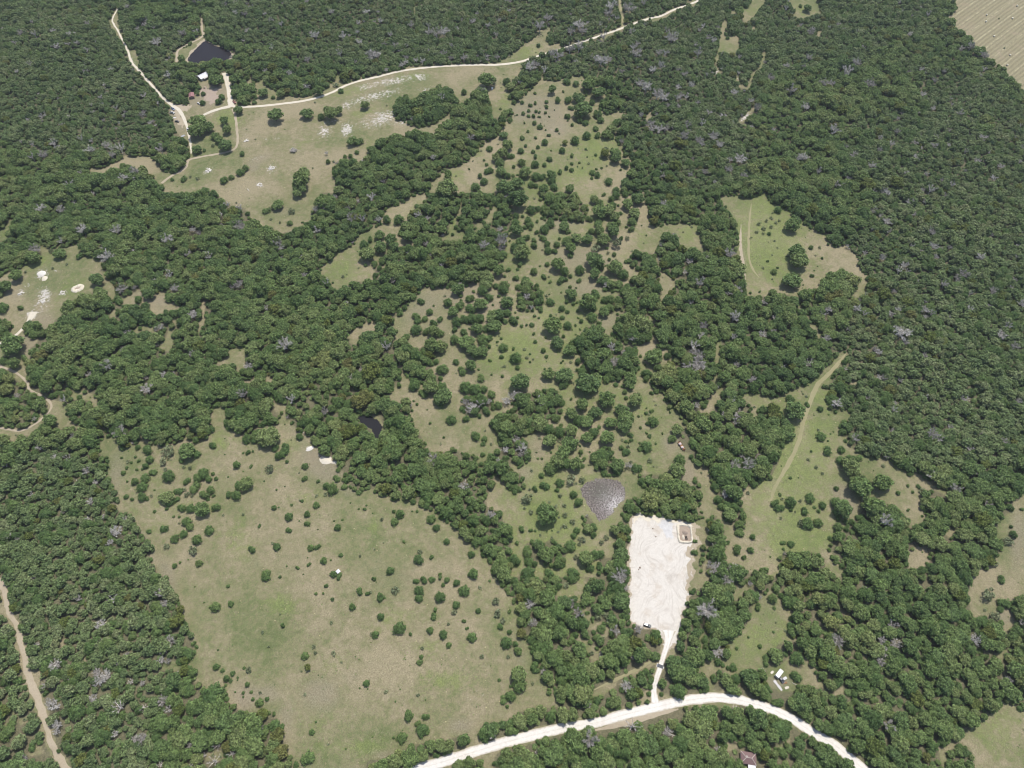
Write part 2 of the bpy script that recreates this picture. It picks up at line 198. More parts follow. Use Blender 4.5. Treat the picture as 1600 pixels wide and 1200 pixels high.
sheet(2, 2, clear="""
0,0 880,0 900,40 960,60 980,140 1040,150 1080,260 1030,330 1060,430 1110,440 1160,510 1225,515 1250,600 1275,720 1315,800 1370,880 1410,920 1450,900 1470,850 1440,760 1430,680 1440,650 1520,640 1570,600 1600,590 1600,1140 1500,1180 1440,1130 1400,1120 1320,1110 1340,1000 1330,880 1270,810 1220,850 1225,900 1225,1200 0,1200
1270,30 1310,20 1310,90 1260,140 1240,190 1170,170 1200,140 1260,90
1400,70 1450,60 1500,45 1600,70 1600,140 1540,150 1520,240 1500,210 1510,130 1450,90""",
wood="""60,1010 130,970 200,990 240,960 320,1010 345,1060 330,1130 270,1150 200,1120 90,1130 80,1060
610,920 660,860 720,860 738,920 735,1010 728,1100 725,1200 560,1200 520,1160 540,1080 640,1080 650,1010 615,970
0,40 40,20 100,50 160,40 260,20 330,110 320,160 290,220 240,230 160,220 130,290 60,320 0,310
0,330 60,320 120,370 110,490 30,500 0,480
0,550 60,550 85,640 50,670 0,680
440,820 480,800 520,870 530,920 500,960 440,900
500,430 560,380 630,400 640,470 700,480 700,560 650,580 560,560 500,490
780,560 880,560 960,560 1050,600 1130,640 1150,760 1170,850 1120,860 1080,835 1010,850 960,825 900,810 860,815 800,800 770,805 750,850 700,850 685,770 720,715 830,700 850,690 800,600
1150,550 1185,640 1180,760 1215,840 1180,860 1160,760 1130,640
1225,840 1270,815 1325,880 1330,980 1310,1100 1290,1200 1232,1200 1230,900
1180,1040 1210,960 1215,1060 1195,1200 1165,1200""",
T="""375 190 42 440 130 42 470 235 42 420 225 38 520 180 45 590 100 52 770 100 48 690 160 40 715 210 55 700 260 40 620 240 40 740 315 22 875 165 16 885 235 30 845 245 14 840 388 32 798 405 15 798 368 8 712 422 27 785 520 35 1030 285 42 1000 340 28 1050 470 34 1030 540 47 180 250 52 230 285 35 298 298 35 375 290 42 235 355 48 360 370 47 470 330 47 510 300 38 595 330 52 320 425 50 280 490 45 330 490 35 400 500 48 240 525 40 185 570 18 205 630 36 145 655 20 45 517 14 300 615 25 280 662 16 220 820 60 200 780 40 60 905 22 117 913 15 145 918 8 30 992 14 250 915 6 405 915 20 385 945 20 365 1010 35 385 690 22 415 735 30 370 92 12 320 0 30 470 0 70 735 0 40 690 15 10 440 510 15 460 1090 50 540 1060 40 490 1150 30 100 1180 40 20 1100 40 230 1180 30 380 1180 35 1145 980 18 1140 1050 25 1505 955 18 1410 1035 33 1492 1037 20 1452 1082 17 1425 930 30 1350 990 15 1190 250 55 1128 392 16""",
P="370 590 45 95 720 50 440 970 30 400 1080 25 120 800 22 330 760 18 330 820 22 380 860 25 300 700 18 440 600 30 860 480 22 690 350 12 110 660 12 330 890 20 250 960 14 420 1000 16 560 990 20 590 960 22",
D="25 70 40 185 130 25 60 390 40 30 350 30 720 510 25 1330 190 25 1420 190 35 1400 240 30 1380 340 25 1440 440 30 1400 500 40 1520 440 30 1200 400 25 1290 880 20 1275 970 28 1270 1010 25 1275 1150 40 1390 1150 35 1350 1170 30 740 510 20 80 430 25 50 440 22",
Y="690 960 30 480 1100 25 990 790 25 1070 730 30")
sheet(3, 2, clear="""
0,80 70,70 130,40 220,0 330,0 380,40 370,80 380,150 430,165 500,140 535,180 520,210 460,240 450,280 480,340 540,385 570,420 640,455 740,460 830,515 870,560 960,580 1060,630 1130,660 1130,700 1060,660 960,660 960,760 1010,810 960,880 900,900 870,880 890,850 850,800 800,770 740,760 710,720 590,710 580,790 550,830 490,880 460,920 420,950 380,950 385,1050 420,1110 490,1150 480,1200 430,1200 360,1150 370,1090 300,1050 130,1050 100,1040 60,1100 70,1180 60,1200 0,1200 0,595 30,580 80,480 90,380 150,340 160,250 110,200 40,130 0,130
1110,870 1180,890 1190,930 1150,960 1115,940
870,1050 930,1020 1000,1010 1020,1080 990,1130 940,1160 880,1150
1600,650 1540,720 1530,790 1450,860 1420,970 1440,990 1480,1010 1450,1060 1390,1150 1290,1160 1320,1190 1330,1200 1600,1200""",
T="""145 90 30 170 165 60 248 125 20 328 155 18 335 325 28 375 410 32 462 410 24 455 475 26 525 460 30 570 460 28 515 520 58 575 640 68 555 600 45 715 620 62 45 740 30 75 770 30 143 738 32 265 710 29 345 757 23 230 790 25 145 785 13 290 770 10 317 793 12 75 688 12 428 652 15 250 870 38 315 865 28 437 838 18 440 895 30 95 990 19 145 1000 22 97 1030 10 475 775 70 430 740 35 440 790 35 590 830 25 490 860 18 520 860 20 660 770 65 770 770 35 945 640 18 875 635 10 815 680 14 878 785 12 905 675 10 140 585 10 190 585 5 270 420 8 445 320 6 395 965 20 490 905 18 1540 940 28 1520 890 12 1590 780 15 15 1080 6 630 485 4 660 540 4 720 522 4 985 805 12 965 825 8 965 1050 5 380 190 6 375 355 6 410 297 5""",
P="200 730 15 210 870 30 1500 980 40 1420 1120 32 510 125 20 550 130 25 960 670 25 250 470 16 300 520 16 340 560 14 80 840 12 170 800 9",
D="770 980 20 710 1020 15 1140 270 25 1480 355 25 1380 750 30 985 80 20 1230 90 25 620 90 20 580 40 20 1330 530 20",
Y="40 200 40 600 350 35 760 40 35 860 130 25 400 60 30 560 1030 35 700 1120 40")
sheet(0, 3, clear="""
0,30 20,40 50,90 60,180 100,280 140,350 150,420 180,490 190,590 250,600 240,680 270,740 260,790 300,830 300,900 330,960 340,1060 360,1110 410,1150 440,1200 360,1200 340,1140 300,1060 270,980 240,900 240,860 200,800 160,740 150,600 120,540 100,450 85,360 40,290 0,230 0,170 20,140 20,100 0,100
1035,0 1600,0 1600,845 1540,850 1480,820 1420,780 1400,710 1350,690 1260,700 1230,660 1230,600 1190,565 1130,560 1110,590 1000,580 985,570 1010,545 1060,540 1130,560 1200,510 1225,430 1210,380 1170,330 1165,270 1120,240 1110,120 1060,80
340,410 370,400 400,430 385,450
400,365 420,365 430,390 410,395
500,520 530,490 545,550 520,545
30,920 70,940 60,970 30,940
180,1090 240,1070 270,1100 200,1120
60,820 110,860 90,880 60,850
120,900 170,870 180,900 130,930
200,1000 230,1010 210,1040
1290,1100 1340,1090 1400,1110 1420,1150 1350,1150 1280,1140""",
T="1425 62 12 1345 192 28 1443 172 20 1310 195 7 1350 567 20 1390 590 12 1452 608 16 1525 575 10 1415 640 20 1440 655 12 1410 682 9 1545 678 15 1520 730 10 1570 725 10 1580 770 12 1520 755 6 1470 725 6 1485 635 7 1362 462 6 1453 430 4 1275 165 5",
P="1555 585 28 1330 1120 16 1380 1130 14",
D="1005 110 40 490 140 25 1050 405 40 340 560 40 600 600 35 660 620 35 820 660 25 890 670 20 290 680 35 340 810 50 320 790 35 360 930 35 350 970 25 1055 835 35 720 985 30 835 1020 25 1190 1060 25 790 490 20 730 545 20 630 410 25 440 640 20 140 1150 35 10 1080 20 230 430 20",
S="700 145 45 750 820 50 1360 1060 35 1340 1160 45 1450 1110 30 1220 1170 35 1000 1180 30 900 820 30 1100 620 25",
Y="1110 280 45 680 940 35 400 290 35 720 730 30 500 1150 40 290 610 25 420 1010 30 1150 590 35 1130 210 30 90 200 30 100 580 30")
sheet(1, 3, clear="""
0,0 1500,0 1540,60 1600,150 1600,880 1520,920 1440,920 1400,950 1390,1050 1340,1060 1340,1010 1280,990 1180,1020 1050,1040 960,1060 900,1090 860,1130 780,1150 730,1130 690,1160 660,1200 220,1200 210,1110 170,1070 180,950 140,890 90,840 0,850
940,1200 1120,1140 1340,1060 1520,1020 1600,995 1600,1065 1480,1115 1480,1160 1470,1200 1420,1200 1410,1150 1330,1135 1250,1165 1200,1200""",
T="""60 5 25 150 5 10 515 8 18 735 15 16 437 60 15 375 110 9 420 108 8 477 145 11 647 95 26 698 108 16 778 130 27 603 192 22 780 253 22 165 308 18 305 498 22 745 365 22 895 325 35 965 363 11 1087 338 22 1170 365 26 1205 431 18 1033 505 14 1022 540 20 1000 30 22 1048 22 28 1098 22 20 1150 8 17 1192 22 20 1253 40 22 1170 55 14 1020 90 28 1018 138 24 1150 130 35 1300 90 32 1250 178 24 1120 210 16 1110 250 24 1300 280 16 1320 325 13 1350 382 26 1335 385 15 1390 215 18 690 670 20 955 872 32 1063 878 24 1010 920 22 1035 965 38 1065 970 20 912 1012 32 860 1010 8 880 1020 10 348 975 18 315 1140 45 250 1180 20 20 790 25 68 768 14 1570 85 18 1585 220 15 1525 315 20 1565 415 32 1585 350 15 1545 770 25 1590 750 30 1570 815 12 1590 690 10 1425 985 40 1440 1010 35 1460 30 8 1520 650 10 1580 950 35 1590 930 30""",
P="870 90 32 360 442 17 372 480 16 483 480 20 720 365 14 1040 452 16 1240 228 24 1203 300 14 810 725 18 1012 745 18 25 730 14 1500 160 30 1510 240 32 150 240 10 305 740 14 80 440 12 40 350 14 470 290 14 1545 280 25",
D="1480 1000 32 20 940 25",
Y="323 570 23 40 870 40")
sheet(2, 3, clear="""
0,130 30,220 50,330 90,400 120,470 170,560 190,640 260,690 280,760 310,800 240,820 180,820 100,830 40,850 0,880
728,0 1225,0 1215,60 1120,90 1100,130 1080,240 1050,350 1040,420 1020,490 985,510 960,540 930,600 915,680 920,755 1000,735 1060,765 1160,735 1280,725 1400,735 1450,755 1450,790 1380,815 1260,815 1180,805 1060,815 1010,835 920,860 760,890 640,920 560,950 520,940 440,925 330,970 200,1015 60,1060 0,1065 0,985 100,955 300,935 420,890 530,880 600,860 700,830 860,790 865,765 870,680 900,580 915,520 940,440 940,390 920,345 870,315 790,315 740,290 728,150
410,360 470,380 500,440 560,460 540,520 510,560 500,520 450,440 410,400
500,740 570,700 640,655 655,670 590,725 510,775
740,610 820,560 890,510 900,535 850,575 770,625
190,0 220,60 270,100 320,60 440,20 470,50 440,110 450,200 500,260 520,310 480,340 440,230 400,130 340,130 280,120 220,90 180,30
530,300 610,290 620,350 560,400 520,350
770,765 850,720 865,765 830,790
1500,795 1600,785 1600,860 1540,835
1390,80 1470,40 1500,70 1440,110 1420,150 1380,140
1600,100 1560,130 1500,170 1505,240 1480,300 1440,350 1380,370 1360,400 1370,500 1310,530 1290,560 1240,520 1180,550 1150,560 1190,600 1230,660 1240,700 1260,680 1260,600 1290,580 1350,590 1380,640 1420,600 1520,590 1590,580 1580,510 1600,490
1180,330 1190,350 1210,430 1190,480 1180,440
1230,700 1270,720 1240,740 1210,735
1350,1030 1420,1010 1440,1040 1380,1080 1340,1110
1430,1100 1490,1085 1525,1130 1500,1170 1440,1165 1420,1130
1580,1110 1600,1090 1600,1110""",
wood="""1150,120 1190,60 1215,60 1215,250 1180,330 1180,440 1140,500 1080,480 1090,350 1110,280 1130,180""",
T="20 425 18 40 468 25 40 620 50 45 680 40 5 750 20 140 560 35 150 590 25 232 720 22 1540 190 28 1385 572 24 1320 557 14 1350 575 12 1405 452 10 1550 438 14 1478 382 7 1510 125 35 290 60 25 270 100 18 240 20 25 460 160 40 440 300 45 560 330 30 530 380 30",
P="340 60 25 540 250 35 590 250 30 480 110 25 130 670 16 500 480 20",
D="720 690 40 970 970 35 1285 470 35 760 510 20 1285 1085 30 480 810 20 20 1110 25 160 1110 25 1350 20 40",
S="750 940 50 1150 930 40 1380 840 35 1170 480 35 700 680 25 990 985 30",
Y="380 560 30 890 400 30 60 360 30 1250 920 35")
sheet(3, 3, clear="""
0,100 50,90 80,110 60,180 90,200 160,190 170,240 130,270 140,360 180,400 100,400 50,430 0,490
90,560 130,510 190,560 260,500 270,560 330,640 350,690 310,700 200,680 190,710 130,710 90,715 0,690 0,590 60,560
410,720 450,700 480,720 460,750 420,745
0,780 60,815 140,860 220,900 290,950 380,990 420,1050 480,1085 540,1130 600,1175 600,1200 530,1200 480,1135 380,1075 320,1025 240,990 170,940 70,885 0,860
0,1095 60,1080 90,1010 110,985 140,1000 130,1040 80,1090 0,1110
1600,130 1560,130 1530,150 1530,210 1560,290 1540,320 1490,360 1460,320 1470,290 1440,260 1380,240 1310,265 1270,250 1270,180 1240,120 1270,60 1270,0 1600,0
1440,470 1490,440 1490,510 1440,540 1430,510
1470,780 1540,800 1580,830 1600,830 1600,1200 1110,1200 1080,1150 1075,1075 1130,1040 1250,980 1330,910 1390,880 1430,830""",
wood="1120,1140 1150,1090 1210,1050 1280,1090 1300,1150 1300,1200 1130,1200",
T="180 625 42 180 515 45 35 350 8 30 140 30 40 200 10 480 15 14 1480 165 40 1455 207 20 1465 18 30 120 160 45",
P="1380 120 55 1420 250 40 50 290 9",
D="780 305 40 710 400 35 800 420 40 720 470 40 710 530 35 680 255 25 530 205 20 600 80 20",
Y="350 540 45 390 470 40 660 1070 60 1150 900 30 1300 800 40 1120 970 30")

# ground tints: x y rx ry turn(deg) strength, plain plot units
GREEN = """860 330 120 150 0 .5 880 560 150 170 0 .55 870 830 110 150 0 .7 1240 740 90 160 0 .75 1200 380 70 80 0 .8 1180 1000 60 50 0 .6 1560 1140 70 70 0 .5 250 760 80 90 0 .35 560 110 150 14 -10 .2 1190 330 30 30 0 .8 1240 370 50 30 0 .6 1200 400 30 40 0 .7 1230 430 40 14 0 .6 880 120 10 10 0 .2 790 640 30 30 0 .4 930 690 40 30 0 .5 760 700 30 30 0 .4 930 235 45 28 0 .8 905 270 45 20 0 .7 860 255 20 40 0 .4 800 545 60 35 0 .9 850 500 16 45 0 .7 835 565 60 22 0 .6 850 755 50 45 0 .8 870 820 60 35 0 .9
1000 640 55 26 0 .6 1030 690 25 25 0 .6 1010 735 30 25 0 .5 840 900 40 30 0 .6 700 350 20 20 0 .7 540 420 45 28 0 .6 450 690 40 25 0 .5 475 775 30 15 0 .6 585 820 8 16 20 .7
372 850 35 45 0 .5 345 690 30 20 0 .6 290 790 60 30 0 .4 250 800 25 40 0 .5 440 945 30 18 0 .7 700 1062 45 18 0 .7 615 965 35 20 -20 .6 680 1010 50 16 0 .4 520 1040 30 20 0 .5 560 1170 70 16 0 .6 500 1130 40 20 0 .4
1235 845 40 60 0 .95 1215 800 25 40 0 .8 1270 680 20 40 20 .8 1290 840 30 20 0 .8 1200 340 40 40 0 .5 1255 330 30 25 0 .6 1075 365 20 20 0 .7 1175 370 10 70 0 .4 1285 620 30 20 30 .6 1180 1000 40 30 -40 .8 1210 1000 30 40 0 .7 1550 1120 60 60 0 .5
355 185 25 14 0 .9 555 140 40 8 -15 .6 640 120 50 8 -8 .5 570 175 30 8 -15 .7 830 80 25 14 -20 .7 580 225 30 10 -15 .5 1130 70 20 12 0 .4 1180 15 20 12 0 .5 1255 15 25 12 0 .6 60 410 25 10 -20 .9 110 450 50 20 -40 .5 10 365 10 12 0 .6 125 620 20 12 0 .6 345 560 20 10 0 .3 640 330 50 14 -30 .5 790 160 14 24 0 .6
960 560 30 30 0 .5 910 600 60 26 0 .5 800 620 30 20 0 .4 960 400 40 12 0 .5 1000 370 20 20 0 .5 400 150 70 8 -8 .3 475 225 30 12 -20 .4 690 250 30 16 0 .6 740 235 30 16 0 .5 710 275 25 14 0 .6"""
BARE = """845 172 38 26 20 .9 815 175 22 20 0 .8 870 200 22 14 0 .8 880 185 20 20 0 .6 905 405 60 30 10 .6 850 380 25 25 0 .5 870 350 40 20 0 .6 720 460 50 26 -20 .6 700 440 40 22 0 .6 660 480 45 25 -40 .6 680 520 40 25 0 .5 770 480 30 30 0 .5 740 520 50 20 0 .4
915 450 45 20 0 .6 950 500 25 20 0 .6 840 700 22 30 0 .5 820 740 18 16 0 .6 850 640 20 14 0 .4 1050 690 20 16 0 .8 1075 740 12 30 0 .8 690 680 40 14 0 .3 505 725 40 26 35 .9 475 680 26 18 30 .6 540 760 25 14 30 .6 415 1085 30 16 0 .7 500 1085 32 30 0 .7 445 1130 14 45 10 .6 600 1180 25 12 0 .6 720 1135 22 14 0 .7 545 1060 20 14 0 .4
640 905 70 35 0 .35 585 885 40 30 0 .3 455 880 40 30 0 .3 400 880 40 20 0 .3 560 940 40 16 0 .3 180 745 14 50 10 .6 222 850 14 40 -30 .7 262 900 14 30 -20 .7 275 960 14 40 -10 .7 385 1090 22 22 0 .8 310 560 30 20 0 .2 60 420 20 12 0 .3
1318 772 22 16 40 .9 1330 790 12 18 0 .7 1290 790 20 16 0 .3 405 250 25 9 -25 .6 440 330 20 10 0 .5 470 290 20 20 0 .4 325 150 16 18 0 .9 340 140 14 10 0 .8 300 160 16 8 0 .8 277 190 10 22 -20 .9 395 262 14 8 -20 .7 1340 1060 10 20 0 .5 1590 840 14 50 0 .8 1570 960 14 20 0 .8 1545 970 16 14 0 .5 1215 1065 22 10 0 .8 990 660 20 14 0 .3 220 460 20 12 0 .5 250 470 20 14 0 .6 70 500 20 16 0 .7 45 540 12 25 0 .8 25 460 25 20 0 .4 880 1060 20 20 0 .2 810 1020 14 50 -20 .5 1160 420 7 40 0 .6 1580 730 18 20 0 .6 70 640 20 20 -40 .4 40 670 40 8 0 .5
720 420 40 14 0 .4 740 600 40 20 0 .3"""
ROCK = """507 205 11 12 0 .8 542 203 10 13 30 .9 598 185 28 12 -20 .8 570 193 12 10 0 .6 585 150 48 8 -14 .7 545 163 14 9 -10 .7 612 127 46 6 -10 .8 657 120 14 6 0 .8 570 136 16 5 0 .7 630 192 14 5 0 .7 665 140 16 5 -8 .5 525 190 12 6 0 .5
66 429 9 9 0 1 121 450 8 5 -30 1 70 462 12 14 0 .9 50 492 9 7 -30 1 98 458 8 4 -10 .9 33 458 9 6 -20 .7 44 445 4 3 0 1 109 437 2 2 0 .9 86 423 4 2 -20 .8 62 480 14 10 0 .6
510 719 14 7 15 .9 485 700 8 6 -20 .8 472 675 5 3 0 .7 520 698 5 4 0 .7 522 722 8 4 0 .8 585 858 4 1 20 .8
325 267 9 5 -30 .8 424 263 8 7 0 .8 406 289 6 5 0 .8 375 190 5 2 0 .5 435 216 12 2 -12 .6 465 236 8 2 -20 .6 385 205 12 18 0 .3 416 217 5 2 0 .7 385 220 6 5 0 .6 400 248 12 3 -20 .5
860 200 26 12 0 .3 800 190 10 10 0 .4 830 175 16 10 0 .3 850 530 20 14 0 .3 740 1090 20 14 0 .4 720 1130 14 8 0 .3 950 800 5 6 0 .3 1165 183 10 5 -35 1 1118 112 6 5 0 .9 1155 120 4 6 0 .6 1170 105 4 10 25 .6 200 80 4 6 -20 .6 207 97 4 8 -20 .7 217 110 4 8 -35 .8 232 130 4 9 -38 .7 250 150 4 9 -38 .7"""
TAN = """1550 60 90 110 0 1 430 240 80 40 0 .6 470 170 60 14 -10 .5 400 300 50 30 0 .7 620 210 60 10 -15 .5 700 110 80 8 -4 .5 1300 400 40 40 0 .4 1340 430 20 20 0 .6 1260 660 10 60 18 .5 560 1000 120 60 0 .4 640 870 70 30 0 .3 330 1000 40 70 0 .5 420 1000 60 30 0 .4 500 600 10 10 0 .3 690 670 40 18 0 .5 655 660 20 16 0 .4 1420 780 40 26 0 .4 1440 870 16 14 0 .7 1180 1040 40 20 0 .4 1560 1150 60 50 0 .5 1560 930 40 30 0 .4 1100 70 16 50 0 .5 230 265 50 12 0 .6 400 850 60 50 0 .4 15 970 18 60 0 .8 50 1060 20 70 -30 .9 60 1150 40 50 0 .6 1240 1045 18 16 0 .7 380 560 25 18 0 .4 215 470 30 20 0 .5 1020 120 14 24 0 .5 990 420 26 10 0 .5 830 660 40 20 0 .3"""
# ------------------------------------------------------------------ terrain and plotting
FLATS = []                                               # (x, y, radius): level ground under ponds, pad and yards
def swell(x, y):
    return (1.1 * np.sin(x / 41.0 + 0.6) * np.cos(y / 53.0 + 1.1) + 0.9 * np.sin((x + y) / 67.0) + 0.5 * np.cos((x - 1.7 * y) / 31.0))
def height(x, y):
    x = np.asarray(x, float); y = np.asarray(y, float)
    k = np.ones_like(x)
    for fx, fy, fr in FLATS:
        d = np.hypot(x - fx, y - fy) / fr
        k = k * np.clip((d - 1.0) / 0.8, 0, 1)
    return swell(x, y) * k
SP, CP = math.sin(PITCH), math.cos(PITCH)
def ray(px, py):
    a = (np.asarray(px, float) - 800.0) / FOCAL; b = (600.0 - np.asarray(py, float)) / FOCAL
    return a, b * SP + CP, b * CP - SP
def plan(px, py, up=0.0):
    """plot position -> ground position of a thing whose middle is `up` metres over the ground"""
    dx, dy, dz = ray(px, py)
    z = np.zeros_like(dx) + up
    for _ in range(4):
        t = (z - CAM_H) / dz
        x, y = dx * t, dy * t
        z = height(x, y) + up
    return x, y
def plot(x, y, z):
    x = np.asarray(x, float); y = np.asarray(y, float); zz = np.asarray(z, float) - CAM_H
    dep = y * CP - zz * SP
    v = y * SP + zz * CP
    dep = np.maximum(dep, 1.0)
    return 800.0 + FOCAL * x / dep, 600.0 - FOCAL * v / dep, FOCAL / dep
for fx, fy, fr in ((328, 83, 40), (588, 665, 18), (943, 778, 30), (1030, 890, 55), (1214, 1056, 16), (1066, 696, 12), (1168, 1184, 14), (310, 140, 30), (1012, 978, 20), (1040, 960, 25)):
    gx, gy = plan(fx, fy)
    FLATS.append((float(gx), float(gy), float(fr)))

def polys(text):
    out = []
    for line in text.strip().splitlines():
        pts = [tuple(float(v) for v in w.split(',')) for w in line.split()]
        if len(pts) > 2:
            out.append(np.array(pts))
    return out
def triples(text, n=3):
    v = [float(w) for w in text.split()]
    return [v[i:i + n] for i in range(0, len(v) - n + 1, n)]
MW, MH = 800, 600                                        # survey raster, 2 plot units per cell
def inside(poly, X, Y):
    r = np.zeros(X.shape, bool)
    x1, y1 = poly[-1]
    for x2, y2 in poly:
        if y1 != y2:
            c = ((y1 > Y) != (y2 > Y)) & (X < (x2 - x1) * (Y - y1) / (y2 - y1) + x1)
            r ^= c
        x1, y1 = x2, y2
    return r
def fill(img, poly, val):
    x0 = max(int(poly[:, 0].min() / 2) - 1, 0); x1 = min(int(poly[:, 0].max() / 2) + 2, MW)
    y0 = max(int(poly[:, 1].min() / 2) - 1, 0); y1 = min(int(poly[:, 1].max() / 2) + 2, MH)
    if x1 <= x0 or y1 <= y0: return
    X, Y = np.meshgrid((np.arange(x0, x1) + .5) * 2, (np.arange(y0, y1) + .5) * 2)
    img[y0:y1, x0:x1][inside(poly, X, Y)] = val
wood_map = np.ones((MH, MW), np.float32)
for (c, r), s in SHEETS.items():
    for p in polys(s['clear']):
        fill(wood_map, p / 4 + (400 * c, 300 * r), 0.0)
for (c, r), s in SHEETS.items():
    for p in polys(s['wood']):
        fill(wood_map, p / 4 + (400 * c, 300 * r), 1.0)
def shrink(m):
    q = np.pad(m, 1, mode='edge')
    return np.minimum.reduce([m, q[:-2, 1:-1], q[2:, 1:-1], q[1:-1, :-2], q[1:-1, 2:]])
room = np.zeros((MH, MW), np.float32)                    # plot units from a wood's edge
m_ = wood_map.copy()
for _ in range(9):
    room += 2 * m_
    m_ = shrink(m_)
def blur(m, n):
    for _ in range(n):
        q = np.pad(m, 1, mode='edge')
        m = (q[:-2, 1:-1] + q[2:, 1:-1] + q[1:-1, :-2] + q[1:-1, 2:] + 2 * m) / 6
    return m
def look(img, px, py):
    u = np.clip(np.asarray(px) / 2 - .5, 0, MW - 1.001); v = np.clip(np.asarray(py) / 2 - .5, 0, MH - 1.001)
    i = u.astype(int); j = v.astype(int); fu = u - i; fv = v - j
    return (img[j, i] * (1 - fu) * (1 - fv) + img[j, i + 1] * fu * (1 - fv) + img[j + 1, i] * (1 - fu) * fv + img[j + 1, i + 1] * fu * fv)
def tint(text):
    img = np.zeros((MH, MW), np.float32)
    for x, y, rx, ry, a, s in triples(text, 6):
        m = 2.2 * max(rx, ry)
        x0, x1 = max(int((x - m) / 2), 0), min(int((x + m) / 2) + 1, MW)
        y0, y1 = max(int((y - m) / 2), 0), min(int((y + m) / 2) + 1, MH)
        if x1 <= x0 or y1 <= y0: continue
        X, Y = np.meshgrid((np.arange(x0, x1) + .5) * 2 - x, (np.arange(y0, y1) + .5) * 2 - y)
        ca, sa = math.cos(R_(a)), math.sin(R_(a))
        d = ((X * ca + Y * sa) / rx) ** 2 + ((-X * sa + Y * ca) / ry) ** 2
        img[y0:y1, x0:x1] = np.maximum(img[y0:y1, x0:x1], s * np.exp(-0.8 * d))
    return img
green_map, bare_map, rock_map, tan_map = tint(GREEN), tint(BARE), tint(ROCK), tint(TAN)
hay_poly = np.array([(1490, -40), (1490, 14), (1478, 28), (1515, 58), (1540, 85), (1560, 105), (1590, 135), (1640, 170), (1640, -40)], float)
hay_map = np.zeros((MH, MW), np.float32)
fill(hay_map, hay_poly, 1.0)
soft_wood = blur(wood_map, 3)

# ------------------------------------------------------------------ materials
class Net:
    def __init__(self, name):
        self.m = bpy.data.materials.new(name)
        self.m.use_nodes = True
        self.t = self.m.node_tree
        self.t.nodes.clear()
        self.out = self.t.nodes.new('ShaderNodeOutputMaterial')
    def put(self, sock, v):
        if hasattr(v, 'is_output') or isinstance(v, bpy.types.NodeSocket):
            self.t.links.new(v, sock)
        elif v is not None:
            if sock.type == 'RGBA' and len(v) == 3: v = (*v, 1.0)
            sock.default_value = v
    def n(self, kind, ins=None, **props):
        d = self.t.nodes.new('ShaderNode' + kind)
        for k, v in props.items(): setattr(d, k, v)
        for k, v in (ins or {}).items(): self.put(d.inputs[k], v)
        return d
    def math(self, op, a, b=None, c=None, clamp=False):
        d = self.n('Math', {0: a}, operation=op, use_clamp=clamp)
        if b is not None: self.put(d.inputs[1], b)
        if c is not None: self.put(d.inputs[2], c)
        return d.outputs[0]
    def mix(self, f, a, b, blend='MIX'):
        d = self.n('Mix', data_type='RGBA', blend_type=blend)
        self.put(d.inputs[0], f); self.put(d.inputs[6], a); self.put(d.inputs[7], b)
        return d.outputs[2]
    def noise(self, vec, scale, detail=3.0, rough=0.55, dist=0.0):
        d = self.n('TexNoise', {'Scale': scale, 'Detail': detail, 'Roughness': rough, 'Distortion': dist})
        if vec is not None: self.put(d.inputs['Vector'], vec)
        return d.outputs[0]
    def step(self, v, a, b):
        return self.n('MapRange', {0: v, 1: a, 2: b, 3: 0.0, 4: 1.0}, interpolation_type='SMOOTHSTEP').outputs[0]
    def span(self, v, a, b, c, d):
        return self.n('MapRange', {0: v, 1: a, 2: b, 3: c, 4: d}).outputs[0]
    def shade(self, v, k):                                # colour times a grey value
        return self.mix(1.0, v, self.n('CombineColor', {0: k, 1: k, 2: k}).outputs[0], 'MULTIPLY')
    def bsdf(self, color, rough=0.9, spec=0.2, metal=0.0, bump=None, bump_d=0.1, bump_s=0.6):
        p = self.n('BsdfPrincipled', {'Base Color': color, 'Roughness': rough, 'Metallic': metal, 'Specular IOR Level': spec})
        if bump is not None:
            b = self.n('Bump', {'Strength': bump_s, 'Distance': bump_d, 'Height': bump})
            self.t.links.new(b.outputs[0], p.inputs['Normal'])
        self.t.links.new(p.outputs[0], self.out.inputs['Surface'])
        return self.m
def world_pos(nt):
    return nt.n('NewGeometry').outputs['Position']

def plain(name, col, rough=0.7, spec=0.3, metal=0.0, wear=0.18, scale=1.2, dirt=(0.22, 0.18, 0.13)):
    nt = Net(name)
    co = nt.n('TexCoord').outputs['Object']
    a = nt.noise(co, scale, 5, 0.65)
    b = nt.noise(co, scale * 7, 3, 0.6)
    c = nt.mix(nt.math('MULTIPLY', nt.step(a, 0.5, 0.78), wear * 2), col, dirt)
    c = nt.shade(c, nt.span(b, 0.25, 0.75, 0.88, 1.1))
    return nt.bsdf(c, rough, spec, metal, bump=b, bump_d=0.01, bump_s=0.3)

